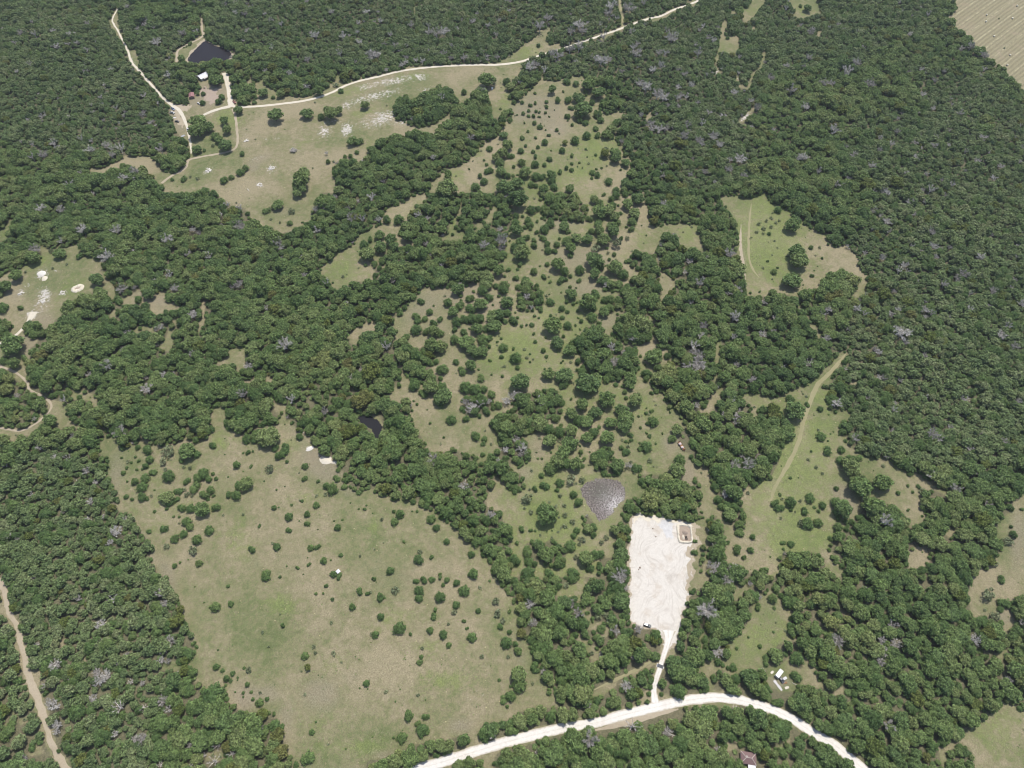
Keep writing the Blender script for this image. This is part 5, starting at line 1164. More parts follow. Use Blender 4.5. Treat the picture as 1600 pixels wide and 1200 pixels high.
def scatter(name, pts, models, label, category):
    """one object of many small-seen copies: points carry size, turn and model number"""
    n = len(pts)
    me = bpy.data.meshes.new(name)
    me.vertices.add(n)
    me.vertices.foreach_set('co', np.array([p[0] for p in pts], np.float32).ravel())
    for nm, typ, key in (('size', 'FLOAT_VECTOR', 1), ('turn', 'FLOAT', 2), ('pick', 'INT', 3)):
        a = me.attributes.new(nm, typ, 'POINT')
        a.data.foreach_set('vector' if typ == 'FLOAT_VECTOR' else 'value', np.array([p[key] for p in pts], np.int32 if typ == 'INT' else np.float32).ravel())
    o = link(name, me)
    coll = bpy.data.collections.new(name + '_models')
    for i, jm in enumerate(models):
        coll.objects.link(bpy.data.objects.new('%s_%02d' % (name + '_model', i), jm))
    g = bpy.data.node_groups.new(name + '_scatter', 'GeometryNodeTree')
    g.interface.new_socket('Geometry', in_out='INPUT', socket_type='NodeSocketGeometry')
    g.interface.new_socket('Geometry', in_out='OUTPUT', socket_type='NodeSocketGeometry')
    N = g.nodes; Lk = g.links
    gi = N.new('NodeGroupInput'); go = N.new('NodeGroupOutput'); ip = N.new('GeometryNodeInstanceOnPoints'); ci = N.new('GeometryNodeCollectionInfo')
    ci.inputs['Collection'].default_value = coll; ci.inputs['Separate Children'].default_value = True; ci.inputs['Reset Children'].default_value = True
    def attr(nm, typ):
        a = N.new('GeometryNodeInputNamedAttribute'); a.data_type = typ; a.inputs['Name'].default_value = nm; return a.outputs['Attribute']
    cx = N.new('ShaderNodeCombineXYZ')
    Lk.new(attr('turn', 'FLOAT'), cx.inputs[2])
    Lk.new(gi.outputs[0], ip.inputs['Points']); Lk.new(ci.outputs[0], ip.inputs['Instance'])
    ip.inputs['Pick Instance'].default_value = True
    Lk.new(attr('pick', 'INT'), ip.inputs['Instance Index']); Lk.new(cx.outputs[0], ip.inputs['Rotation']); Lk.new(attr('size', 'FLOAT_VECTOR'), ip.inputs['Scale'])
    Lk.new(ip.outputs[0], go.inputs[0])
    md = o.modifiers.new('scatter', 'NODES'); md.node_group = g
    return tag(o, label, category, kind='stuff')
def as_points(trees, order):
    models = []; start = {}
    for k in order: start[k] = len(models); models += [m[2] for m in MODELS[k]]
    pts = []
    for t in trees:
        k = t[0]; R = t[3]
        pts.append(((t[1], t[2], float(height(t[1], t[2])) - .05), (R * random.uniform(.92, 1.08), R * random.uniform(.92, 1.08), R * random.uniform(.82, 1.25) * (t[8] if len(t) > 8 else 1)),
                    random.uniform(0, 6.28), start[k] + random.randrange(len(MODELS[k]))))
    return pts, models
woods = [t for t in rest if t[0] in ('oak', 'upland', 'lime', 'dead', 'snag')]
scrub = [t for t in rest if t[0] in ('cedar', 'shrub', 'pale')]
print('individuals', {k: len(v) for k, v in lists.items()}, 'woods', len(woods), 'scrub', len(scrub))
p_, m_ = as_points(woods, ('oak', 'upland', 'lime', 'dead', 'snag'))
scatter('oak_woodland', p_, m_, 'closed green oak woodland covering the hills around the pastures', 'woodland')
p_, m_ = as_points(scrub, ('cedar', 'shrub', 'pale'))
scatter('cedar_undergrowth', p_, m_, 'dark cedar undergrowth filling the woods and their edges', 'undergrowth')

# weeds and bunch grass on the open ground
def tuft_model(name, seed, n, mat, h, w):
    r = np.random.default_rng(seed); d = ball(n, r); d[:, 2] = np.abs(d[:, 2])
    v, f = cards(d * (.62, .62, h) * r.uniform(.3, 1, (n, 1)), d * .4 + (0, 0, 1.2), (w, w * 1.9), r)
    me = bpy.data.meshes.new(name); me.from_pydata(v.tolist(), [], f.tolist()); me.materials.append(mat)
    return me
tufts = [tuft_model('weed_tuft', 5 + i, 12, M['weed'], .30, .22) for i in range(3)] + [tuft_model('straw_tuft', 15 + i, 12, M['straw'], .24, .2) for i in range(2)]
tufts += [m[2] for m in MODELS['pale']] + [m[2] for m in MODELS['shrub']]
r = np.random.default_rng(77)
n = 330000
wx = r.uniform(-700, 700, n); wy = r.uniform(20, 930, n)
px, py, sc = plot(wx, wy, height(wx, wy))
gm = look(green_map, px, py); wm = look(wood_map, px, py); bm_ = look(bare_map, px, py); hm = look(hay_map, px, py); rk = look(rock_map, px, py)
pn = fnoise(wx, wy, 16) + .35 * (fnoise(wx + 300, wy, 5) - .5)
dens = (.05 + .6 * np.clip((pn - .42) * 2.2, 0, 1)) * (.25 + .75 * gm) * (1 - .6 * bm_) * (1 - hm) * (1 - .8 * rk)
ok = (px > -80) & (px < 1680) & (py > -40) & (py < 1260) & (wm < .5) & (r.random(n) < dens)
pp = np.array([[float(v) for v in plan(*q)] for q in pad_poly])[:, :2]
ok &= ~inside(pp, wx, wy)
ii = np.nonzero(ok)[0]
pts = []
for i in ii:
    x, y = wx[i], wy[i]
    c = (int(x // 12), int(y // 12)); bad = False
    for a in (c[0] - 1, c[0], c[0] + 1):
        for b in (c[1] - 1, c[1], c[1] + 1):
            for qx, qy, w in rb.get((a, b), ()):
                if math.hypot(qx - x, qy - y) < w: bad = True
    if bad: continue
    s = r.uniform(.4, 1.25); straw = r.random() < .45 - .3 * gm[i]
    pts.append(((x, y, float(height(x, y)) - .02), (s, s, s * r.uniform(.6, 1.1)), r.uniform(0, 6.28), (3 + r.integers(2)) if straw else r.integers(3)))
# leafy forbs standing knee high in the lusher hollows
n = 26000
wx = r.uniform(-650, 650, n); wy = r.uniform(30, 900, n)
px, py, sc = plot(wx, wy, height(wx, wy))
gm = look(green_map, px, py); wm = look(wood_map, px, py); rk = look(rock_map, px, py)
mid_ = np.exp(-(((px - 880) / 150) ** 2 + ((py - 840) / 190) ** 2)) + .45 * np.exp(-(((px - 870) / 190) ** 2 + ((py - 480) / 260) ** 2)) + .25
dens = np.clip((fnoise(wx + 90, wy - 60, 20) - .40) * 3, 0, 1) * (.15 + .85 * gm) * mid_ * (rk < .2)
ok = (wm < .5) & (r.random(n) < dens) & ~inside(pp, wx, wy)
dp = np.array([[float(v) for v in plan(*q)] for q in dry_poly]); ok &= ~inside(dp, wx, wy)
for i in np.nonzero(ok)[0]:
    x, y = wx[i], wy[i]; s = r.uniform(.7, 2.1)
    if blocked(x, y, .8): continue
    pts.append(((x, y, float(height(x, y)) - .02), (s, s, s * r.uniform(.5, .9)), r.uniform(0, 6.28), 5 + r.integers(3)))
n = 2600
wx = r.uniform(-520, 560, n); wy = r.uniform(50, 860, n); px, py, sc = plot(wx, wy, height(wx, wy)); wm = look(wood_map, px, py); hm = look(hay_map, px, py)
ok = (wm < .5) & (hm < .5) & ~inside(pp, wx, wy) & ~inside(dp, wx, wy) & (r.random(n) < .15 + .85 * np.clip((fnoise(wx, wy, 40) - .45) * 4, 0, 1)) & (np.abs(px - 800) < 790)
for i in np.nonzero(ok)[0]:
    if blocked(wx[i], wy[i], .8): continue
    s = r.uniform(.25, .7)
    pts.append(((wx[i], wy[i], float(height(wx[i], wy[i])) - .02), (s, s, s * r.uniform(.6, 1.)), r.uniform(0, 6.28), 8 + r.integers(3)))
print('tufts', len(pts))
scatter('meadow_weeds', pts, tufts, 'weeds and bunch grass speckling the open pastures', 'weeds')

# ------------------------------------------------------------------ things people put here
def wheel(parent, x, y, z, r=.36, w=.24):
    t = MB().rod((x, y - w / 2, z), (x, y + w / 2, z), r, r, 14).build('wheel', M['dark'], parent)
    MB().rod((x, y - w / 2 - .012, z), (x, y + w / 2 + .012, z), r * .58, r * .58, 10).build('rim', M['rim'], t)
def vehicle(name, px, py, rz, paint, style, label, category, group=None):
    o = empty(name, px, py, rz, .18)
    W = 1.9
    if style == 'suv':
        MB().extrude([(-2.38, .36), (-2.42, .9), (-2.32, 1.06), (1.05, 1.06), (2.15, .95), (2.38, .78), (2.40, .36)], -W / 2, W / 2).build('body', paint, o, bevel=.07)
        cab = [(-2.22, 1.05, .88), (1.12, 1.05, .88), (.28, 1.66, .70), (-2.0, 1.66, .70)]
        roof = (-.86, 1.68, 2.36, 1.46)
    elif style == 'pickup':
        MB().extrude([(-2.7, .45), (-2.72, 1.0), (-.55, 1.0), (-.55, 1.08), (1.3, 1.08), (2.5, .98), (2.7, .85), (2.7, .45)], -W / 2, W / 2).build('body', paint, o, bevel=.06)
        MB().box((-1.68, 0, 1.012), (2.0, 1.5, .03)).build('bed', M['dark'], o)
        for s in (-1, 1): MB().box((-1.68, s * .86, 1.1), (2.06, .1, .2)).build('bed_side', paint, o)
        MB().box((-2.68, 0, 1.1), (.1, 1.8, .2)).build('tailgate', paint, o)
        cab = [(-.62, 1.06, .88), (1.42, 1.06, .88), (.75, 1.72, .72), (-.5, 1.72, .72)]
        roof = (.12, 1.74, 1.3, 1.48)
    else:
        MB().extrude([(-2.2, .34), (-2.25, .85), (-1.9, .96), (.95, .96), (2.0, .82), (2.2, .66), (2.2, .34)], -W / 2 + .05, W / 2 - .05).build('body', paint, o, bevel=.07)
        cab = [(-1.75, .95, .82), (1.0, .95, .82), (.25, 1.42, .64), (-1.15, 1.42, .64)]
        roof = (-.45, 1.44, 1.46, 1.34)
    vs = [(x, -w, z) for x, z, w in cab] + [(x, w, z) for x, z, w in cab]
    MB().add(vs, [(3, 2, 1, 0), (4, 5, 6, 7), (0, 1, 5, 4), (1, 2, 6, 5), (2, 3, 7, 6), (3, 0, 4, 7)]).build('cabin_glass', M['glass'], o)
    MB().box((roof[0], 0, roof[1]), (roof[2], roof[3], .07)).build('roof', paint, o, bevel=.03)
    fx = 1.45; bx = -1.55
    for x in (fx, bx):
        for s in (-1, 1): wheel(o, x, s * (W / 2 - .1), .2)
    L = {'suv': 2.36, 'pickup': 2.66, 'sedan': 2.16}[style]
    for s in (-1, 1):
        MB().box((L, s * .66, .74), (.12, .36, .16)).build('headlight', M['light'], o)
        MB().box((-L - .02, s * .74, .82), (.1, .22, .26)).build('taillight', M['red_light'], o)
        MB().box((.95, s * 1.0, 1.08), (.14, .2, .15)).build('mirror', paint, o)
    for s, e in ((1, L + .04), (-1, -L - .06)): MB().box((e, 0, .5), (.14, W * .94, .2)).build('bumper', M['dark'], o)
    return tag(o, label, category, group)
vehicle('parked_car', 1011.3, 977.5, bearing((1006, 976), (1016.5, 979.5)), M['grey_paint'], 'suv', 'charcoal grey car parked on the white caliche pad by the oak edge', 'car')
vehicle('parked_car', 311, 162.5, bearing((307, 161), (315, 165)), M['white_paint'], 'sedan', 'white car beside the red-roofed shed at the farmstead', 'car', 'vehicles around the farmyard')
vehicle('pickup_truck', 270.5, 171, bearing((266, 168), (275, 174)), M['blue_paint'], 'pickup', 'pale blue pickup at the mouth of the dirt track by the farmyard', 'pickup', 'vehicles around the farmyard')
vehicle('pickup_truck', 269.5, 177, bearing((266, 176), (273, 178)), M['white_paint'], 'pickup', 'white pickup just beyond the pale blue pickup in the farmyard', 'pickup', 'vehicles around the farmyard')
vehicle('pickup_truck', 366.5, 160.5, bearing((363, 157), (369, 163)), M['red_paint'], 'pickup', 'dull red pickup on the bare verge where the farm drive meets the ranch road', 'pickup', 'vehicles around the farmyard')
vehicle('parked_car', 277, 190.5, bearing((273, 190), (281, 191)), M['grey_paint'], 'sedan', 'dark car standing alone in the lower farmyard', 'car', 'vehicles around the farmyard')
vehicle('parked_car', 294, 203.5, bearing((292, 199), (296, 207)), M['white_paint'], 'suv', 'white car at the edge of the big oak below the farmyard', 'car', 'vehicles around the farmyard')

def gable_house(name, px, py, rz, L, W, H, rise, roof_mat, wall_mat, label, category='house', porch=False):
    o = empty(name, px, py, rz, .05)
    w = MB().box((0, 0, H / 2), (L, W, H))
    w.add([(-L / 2, -W / 2, H), (-L / 2, W / 2, H), (-L / 2, 0, H + rise), (L / 2, -W / 2, H), (L / 2, W / 2, H), (L / 2, 0, H + rise)], [(0, 1, 2), (3, 5, 4)])
    w.build('wall', wall_mat, o)
    e = .45
    for s in (-1, 1):
        a = (-L / 2 - e, s * (W / 2 + e), H - rise * e / (W / 2) + .06); b = (L / 2 + e, s * (W / 2 + e), a[2]); c = (L / 2 + e, -s * .0, H + rise + .06); d = (-L / 2 - e, 0, c[2])
        vs = [a, b, c, d] + [(p[0], p[1], p[2] + .09) for p in (a, b, c, d)]
        rp = MB().add(vs, [(3, 2, 1, 0), (4, 5, 6, 7), (0, 1, 5, 4), (1, 2, 6, 5), (2, 3, 7, 6), (3, 0, 4, 7)]).build('roof', roof_mat, o)
        k = int(L / .9)
        sm = MB()
        for i in range(1, k):
            x = -L / 2 + L * i / k
            sm.rod((x, s * (W / 2 + e), a[2] + .11), (x, s * .05, c[2] + .11), .03, .03, 4)
        sm.build('roof_seam', roof_mat, rp)
    MB().rod((-L / 2 - e, 0, H + rise + .17), (L / 2 + e, 0, H + rise + .17), .09, .09, 6).build('ridge_cap', roof_mat, o)
    d = MB().box((L * .12, -W / 2 - .03, 1.05), (1.0, .06, 2.1)).build('door', M['brown'], o)
    MB().box((L * .12 + .36, -W / 2 - .08, 1.0), (.08, .06, .12)).build('handle', M['steel'], d)
    for x in (-L * .3, L * .36):
        for s in (-1, 1):
            f = MB().box((x, s * (W / 2 + .03), 1.5), (1.2, .06, 1.1)).build('window', M['trim'], o)
            MB().box((x, s * (W / 2 + .07), 1.5), (1.0, .03, .9)).build('pane', M['glass'], f)
    if porch:
        MB().box((0, -W / 2 - 1.1, H - .25), (L * .5, 2.2, .12)).build('porch_roof', M['trim'], o)
        for x in (-L * .22, L * .22): MB().box((x, -W / 2 - 2.0, (H - .3) / 2), (.14, .14, H - .3)).build('post', M['trim'], o)
    return tag(o, label, category)
gable_house('farmhouse', 319, 121.5, bearing((313, 125), (325, 119)), 11.0, 8.0, 2.8, 1.5, M['white_roof'], M['wall'], 'farmhouse with a white metal roof half hidden by oaks near the murky pond', porch=True)
gable_house('shed', 300.5, 151.5, bearing((300, 146), (301, 157)), 7.0, 4.8, 2.5, 1.0, M['red_roof'], M['wood'], 'small shed with a red-brown roof under the oaks of the farmyard', 'shed')
# hip-roofed cottage
o = empty('cottage', 1167.5, 1185.5, bearing((1158, 1184), (1176, 1187)), .05)
MB().box((0, 0, 1.3), (8.0, 5.6, 2.6)).build('wall', M['wall'], o)
e = [(-4.5, -3.3, 2.62), (4.5, -3.3, 2.62), (4.5, 3.3, 2.62), (-4.5, 3.3, 2.62)]; rg = [(-1.6, 0, 4.3), (1.6, 0, 4.3)]
for q in ((e[0], e[1], rg[1], rg[0]), (e[2], e[3], rg[0], rg[1])): MB().add(list(q) + [(p[0], p[1], p[2] - .1) for p in q], [(0, 1, 2, 3), (7, 6, 5, 4), (0, 4, 5, 1), (1, 5, 6, 2), (2, 6, 7, 3), (3, 7, 4, 0)]).build('roof', M['rose_roof'], o)
for q in ((e[1], e[2], rg[1]), (e[3], e[0], rg[0])): MB().add(list(q) + [(p[0], p[1], p[2] - .1) for p in q], [(0, 1, 2), (5, 4, 3), (0, 3, 4, 1), (1, 4, 5, 2), (2, 5, 3, 0)]).build('roof', M['rose_roof'], o)
for a, b in ((e[0], rg[0]), (e[3], rg[0]), (e[1], rg[1]), (e[2], rg[1]), (rg[0], rg[1])): MB().rod(a, b, .13, .13, 5).build('ridge_cap', M['trim'], o)
MB().box((-1.4, 0.6, 4.3), (.6, .6, 1.2)).build('chimney', M['trim'], o)
MB().box((1.9, -4.1, 2.45), (4.4, 1.9, .1)).build('porch_roof', M['white_roof'], o)
for x in (0, 3.8): MB().box((x, -4.9, 1.2), (.14, .14, 2.4)).build('post', M['trim'], o)
d = MB().box((1.9, -2.84, 1.05), (1.0, .07, 2.1)).build('door', M['brown'], o); MB().box((2.25, -2.9, 1.0), (.08, .06, .12)).build('handle', M['steel'], d)
for x, y in ((-2.2, -2.83), (-2.2, 2.83), (2.2, 2.83)):
    f = MB().box((x, y, 1.5), (1.2, .06, 1.1)).build('window', M['trim'], o); MB().box((x, y * 1.012, 1.5), (1.0, .04, .9)).build('pane', M['glass'], f)
tag(o, 'cottage with a faded rose hip roof among trees below the gravel road', 'house')

# travel trailer camp
o = empty('travel_trailer', 1216, 1053.5, bearing((1211, 1059), (1220, 1047)), .05)
MB().extrude([(-2.9, .55), (-3.0, 1.6), (-2.8, 2.75), (2.7, 2.75), (3.0, 2.1), (2.95, .55)], -1.3, 1.3).build('body', M['white_paint'], o, bevel=.09)
MB().box((-.6, .1, 2.86), (.95, .7, .22)).build('air_conditioner', M['steel'], o, bevel=.04)
for x, y in ((1.3, .3), (-1.9, -.3)): MB().box((x, y, 2.79), (.45, .45, .1)).build('roof_vent', M['steel'], o)
for s in (-1, 1):
    MB().box((-.2, s * 1.31, 1.75), (1.2, .04, .6)).build('window', M['glass'], o)
    wheel(o, -.25, s * 1.2, .3, .34, .2)
d = MB().box((1.5, -1.31, 1.5), (.7, .05, 1.75)).build('door', M['trim'], o); MB().box((1.25, -1.36, 1.4), (.06, .06, .14)).build('handle', M['steel'], d)
MB().rod((2.9, .5, .5), (4.0, 0, .45), .05).rod((2.9, -.5, .5), (4.0, 0, .45), .05).build('hitch', M['dark'], o)
MB().rod((4.0, 0, -.05), (4.0, 0, .6), .05).build('jack', M['steel'], o)
tag(o, 'white travel trailer with roof vents in the small clearing above the gravel road', 'trailer')
o = empty('cargo_trailer', 1225.5, 1060.5, bearing((1222, 1062), (1229, 1058)), .05)
MB().box((0, 0, .95), (2.4, 1.5, .9)).build('box', M['white_roof'], o, bevel=.05)
MB().box((0.1, 0, 1.42), (1.5, 1.0, .05)).build('lid', M['tarp'], o)
for s in (-1, 1): wheel(o, -.1, s * .86, .28, .3, .18)
MB().rod((1.2, 0, .5), (2.2, 0, .45), .05).build('hitch', M['dark'], o); MB().rod((2.15, 0, -.05), (2.15, 0, .5), .04).build('jack', M['steel'], o)
tag(o, 'small white cargo trailer beside the travel trailer', 'trailer')
vehicle('farm_buggy', 1220.3, 1062.5, bearing((1218, 1059), (1223, 1066)), M['grey_paint'], 'sedan', 'grey car between the travel trailer and the small cargo trailer', 'car')
def crumpled(name, px, py, rz, L, W, mat, label, cat, dz=.12):
    x, y = plan(px, py); nx_, ny_ = max(4, int(L / .4)), max(3, int(W / .4)); v = []; f = []
    for j in range(ny_ + 1):
        for i in range(nx_ + 1):
            u = L * (i / nx_ - .5); w = W * (j / ny_ - .5) * (1 + .15 * math.sin(i * .7))
            v.append((u, w, dz + .10 * float(vnoise(u * 3 + px, w * 3 + py, 1.3))))
    n0 = len(v); m = nx_ + 1
    v += [(a, b, 0.02) for a, b, c in v]
    for j in range(ny_):
        for i in range(nx_):
            q = (j * m + i, j * m + i + 1, (j + 1) * m + i + 1, (j + 1) * m + i); f.append(q); f.append(tuple(k + n0 for k in q[::-1]))
    rim = [i for i in range(m)] + [j * m + nx_ for j in range(1, ny_ + 1)] + [ny_ * m + i for i in range(nx_ - 1, -1, -1)] + [j * m for j in range(ny_ - 1, 0, -1)]
    for a, b in zip(rim, rim[1:] + rim[:1]): f.append((a, a + n0, b + n0, b))
    me = bpy.data.meshes.new(name); me.from_pydata(v, [], f); me.materials.append(mat)
    return tag(link(name, me, None, (float(x), float(y), float(height(x, y)) + .03), rz), label, cat)
crumpled('tarp', 1215.5, 1071, bearing((1210, 1064), (1221, 1078)), 7.0, 1.5, M['tarp'], 'long white tarp strip lying in front of the travel trailer', 'tarp')
crumpled('scrap_sheet', 1229.5, 1074.5, .3, 2.6, 1.3, M['trim'], 'cream scrap sheet on the ground below the cargo trailer', 'sheet')
crumpled('scrap_sheet', 1206.5, 1050.5, .6, 2.2, 1.2, M['trim'], 'cream scrap sheet lying behind the travel trailer', 'sheet')
crumpled('scrap_sheet', 286, 212.5, .8, 4.0, 2.4, M['steel'], 'grey metal sheet lying by the path below the farmyard', 'sheet')
crumpled('scrap_sheet', 273, 184, .2, 3.0, 1.8, M['tarp'], 'white sheet on the farmyard ground beyond the white pickup', 'sheet')
o = empty('lumber_stack', 1226.5, 1067, .15, .05)
for i in range(6): MB().box((0, (i % 3 - 1) * .32, .12 + .2 * (i // 3)), (2.6, .28, .18)).build('plank', M['brown'], o)
tag(o, 'brown lumber stack on bare soil near the cargo trailer', 'lumber')
x, y = plan(1243, 1069.5)
tag(MB().rod((-2.2, 0, .16), (2.2, 0, .16), .15, .15, 10).rod((-2.25, 0, .16), (-2.1, 0, .16), .19, .19, 10).build('culvert_pipe', M['trim'], None, loc=(float(x), float(y), float(height(x, y)) + .02), rz=-.5), 'cream pipe lying in the grass away from the travel trailer', 'pipe')

# feeder hut in the meadow
o = empty('feeder_hut', 529.3, 894.5, R_(45), .0)
for i in (-1, 1):
    for j in (-1, 1): MB().rod((i * .75, j * .75, -.1), (i * .62, j * .62, 1.2), .06).build('leg', M['wood'], o)
MB().box((0, 0, 1.75), (1.5, 1.5, 1.15)).build('box', M['wood'], o, bevel=.03)
for s in (-1, 1): MB().box((0, s * .765, 1.9), (.9, .04, .35)).build('opening', M['dark'], o)
MB().add([(-1.25, -1.25, 2.3), (1.25, -1.25, 2.3), (1.25, 1.25, 2.3), (-1.25, 1.25, 2.3), (0, 0, 2.62), (-1.25, -1.25, 2.36), (1.25, -1.25, 2.36), (1.25, 1.25, 2.36), (-1.25, 1.25, 2.36)],
         [(3, 2, 1, 0), (0, 1, 6, 5), (1, 2, 7, 6), (2, 3, 8, 7), (3, 0, 5, 8), (5, 6, 4), (6, 7, 4), (7, 8, 4), (8, 5, 4)]).build('roof', M['white_roof'], o)
tag(o, 'white-roofed feeder hut between two cedars in the wide lower meadow', 'hut')
# water tank
o = empty('water_tank', 769, 139.5, 0, 0)
MB().rod((0, 0, 0), (0, 0, 1.9), 1.25, 1.25, 18).build('tank', M['white_roof'], o, bevel=.06)
MB().rod((0, 0, 1.9), (0, 0, 2.2), 1.2, .3, 18).build('dome', M['white_roof'], o); MB().rod((0, 0, 2.2), (0, 0, 2.32), .3, .3, 10).build('hatch', M['steel'], o)
tag(o, 'white water tank against the oaks at the strip of pasture', 'tank')
# rusty farm trailer under the trees
o = empty('farm_trailer', 1064.5, 697.5, bearing((1058, 687), (1071, 707)), .05)
for s in (-1, 1): MB().box((0, s * 1.05, .75), (7.4, .16, .2)).build('side_rail', M['rust'], o)
for i in range(9): MB().box((-3.5 + i * .875, 0, .87), (.8, 2.2, .06)).build('deck_board', M['brown'], o)
for x in (-1.9, -1.0):
    for s in (-1, 1): wheel(o, x, s * 1.28, .4, .42, .26)
MB().rod((3.6, .8, .7), (5.0, 0, .55), .07).rod((3.6, -.8, .7), (5.0, 0, .55), .07).build('hitch', M['rust'], o)
MB().rod((4.95, 0, -.05), (4.95, 0, .6), .05).build('jack', M['rust'], o)
for x in (-3.6, 3.6): MB().box((x, 0, 1.35), (.1, 2.2, .9)).build('end_rack', M['rust'], o)
tag(o, 'rust-brown flat farm trailer at the bare ground beside the round cedars', 'trailer')
for k, x in enumerate((-1.7, 1.6)):
    ca, sa = math.cos(o.rotation_euler[2]), math.sin(o.rotation_euler[2])
    v, f = lump((0, 0, .62), (1.15, 1.05, .68), np.random.default_rng(900 + k), 11, 7)
    b = MB().add(v, f).build('bundle', M['bundle'], None, smooth=False, loc=(o.location[0] + x * ca - .35 * -sa, o.location[1] + x * sa + .35 * -ca, o.location[2] + .86), rz=k)
    tag(b, ('pale pinkish bundle at the hitch end of the rusty farm trailer' if k else 'pale pinkish bundle over the axles of the rusty farm trailer'), 'bundle')
# cattle guard and its gate posts
cg = bearing((1031, 1046), (1033.5, 1036))
o = empty('cattle_guard', 1031.6, 1041, cg, .16)
for i in range(9): MB().rod((-1.0 + i * .25, -2.1, .12), (-1.0 + i * .25, 2.1, .12), .055, .055, 8).build('rail', M['steel'], o)
for s in (-1, 1): MB().box((0, s * 2.15, .08), (2.3, .14, .2)).build('side_beam', M['steel'], o)
MB().box((0, 0, -.03), (2.1, 4.1, .05)).build('pit', M['dark'], o)
tag(o, 'steel cattle guard across the narrow white driveway', 'cattle guard')
for s, w in ((-1, 'pad'), (1, 'cedar')):
    p = empty('gate_post', 1031.6, 1041, cg, .0)
    p.location[0] += -math.sin(cg) * s * 2.7; p.location[1] += math.cos(cg) * s * 2.7
    MB().rod((0, 0, -.1), (0, 0, 1.6), .11, .10, 8).build('post', M['wood'], p); MB().rod((0, 0, 1.6), (0, 0, 1.68), .12, .04, 8).build('cap', M['steel'], p)
    tag(p, 'timber gate post at the ' + ('woods' if s > 0 else 'cedar') + ' side of the cattle guard', 'post', 'gate posts')
# debris pit in the corner of the pad
def ring_bank(name, px, py, rz, rx, ry, width, top, mat, power, floor_mat, label, cat, mound=True):
    o = empty(name, px, py, rz, .04)
    n, k = 56, 9; v = []; f = []
    rr = np.random.default_rng(int(px))
    for i in range(n):
        a = 2 * math.pi * i / n; c, s = math.cos(a), math.sin(a)
        q = (abs(c) ** power + abs(s) ** power) ** (-1 / power)
        w_ = width * rr.uniform(.6, 1.4); h_ = top * rr.uniform(.55, 1.3)
        for j in range(k):
            t = 2 * j / (k - 1) - 1
            v.append((c * q * (rx + t * w_ / 2), s * q * (ry + t * w_ / 2), h_ * (1 - t * t) ** .8 * rr.uniform(.9, 1.1) - .06 * (abs(t) == 1)))
    for i in range(n):
        for j in range(k - 1):
            a, b = i * k + j, ((i + 1) % n) * k + j; f.append((a, a + 1, b + 1, b))
    MB().add(v, f).build('bank', mat, o, smooth=True)
    fv = [(0, 0, .1)] + [(math.cos(2 * math.pi * i / 28) * (rx - width * .3) * (abs(math.cos(2 * math.pi * i / 28)) ** power + abs(math.sin(2 * math.pi * i / 28)) ** power) ** (-1 / power),
                          math.sin(2 * math.pi * i / 28) * (ry - width * .3) * (abs(math.cos(2 * math.pi * i / 28)) ** power + abs(math.sin(2 * math.pi * i / 28)) ** power) ** (-1 / power), .08) for i in range(28)]
    MB().add(fv, [(0, 1 + i, 1 + (i + 1) % 28) for i in range(28)]).build('floor', floor_mat, o)
    return tag(o, label, cat), o
_, pit = ring_bank('debris_pit', 1070, 834, bearing((1064, 834), (1077, 834.5)), 4.6, 6.4, 1.9, 1.2, M['berm'], 6, M['heap'], 'squared pit with a cream earth bank in the corner of the caliche pad', 'pit')
def heap_of(name, px, py, rx, ry, h, mat, label, cat, seed, rz=0.0, dz=0.0):
    x, y = plan(px, py); r = np.random.default_rng(seed); v = []; f = []; n, k = 18, 6
    for j in range(k):
        for i in range(n):
            t = 1 - j / k; a = 2 * math.pi * i / n
            v.append((math.cos(a) * rx * t * r.uniform(.88, 1.1), math.sin(a) * ry * t * r.uniform(.88, 1.1), h * (1 - t ** 1.7) * r.uniform(.92, 1.06) - .08 * (j == 0)))
    v.append((0, 0, h))
    for j in range(k - 1):
        for i in range(n):
            a, b = j * n + i, j * n + (i + 1) % n; f.append((a, b, b + n, a + n))
    f += [((k - 1) * n + i, (k - 1) * n + (i + 1) % n, k * n) for i in range(n)]
    return tag(MB().add(v, f).build(name, mat, None, smooth=True, loc=(float(x), float(y), float(height(x, y)) + dz), rz=rz), label, cat)
heap_of('soil_heap', 1070.5, 831.5, 2.3, 2.1, 1.3, M['heap'], 'pinkish soil heap inside the squared pit', 'soil heap', 3, dz=.10)
heap_of('soil_heap', 1067.5, 839.5, 1.0, 1.6, .7, M['berm'], 'small cream soil heap beside the tyres in the squared pit', 'soil heap', 4, dz=.10)
def tyre(px, py, label, dz):
    x, y = plan(px, py); v = []; f = []
    for i in range(16):
        a = 2 * math.pi * i / 16
        for j in range(6):
            b = 2 * math.pi * j / 6; q = .62 + .24 * math.cos(b); v.append((math.cos(a) * q, math.sin(a) * q, .24 + .24 * math.sin(b)))
    for i in range(16):
        for j in range(6): f.append((i * 6 + j, ((i + 1) % 16) * 6 + j, ((i + 1) % 16) * 6 + (j + 1) % 6, i * 6 + (j + 1) % 6))
    tag(MB().add(v, f).build('tyre', M['dark'], None, smooth=True, loc=(float(x), float(y), float(height(x, y)) + dz)), label, 'tyre', 'old tyres in the pit')
tyre(1071.8, 839, 'old black tyre in the squared pit, nearer the soil heap', .10); tyre(1072.5, 842.3, 'old black tyre in the squared pit, by the driveway-side bank', .10)
ring_bank('limestone_pit', 121.5, 450.5, bearing((115, 453), (128, 448)), 3.9, 2.6, 3.4, .9, M['berm'], 2.4, M['heap'], 'small oval pit ringed by bright limestone spoil in the western glade', 'pit')
heap_of('spoil_heap', 65, 427, 4.4, 3.4, 1.1, M['stone'], 'bright limestone spoil heap in the glade across from the oval pit', 'spoil heap', 8)
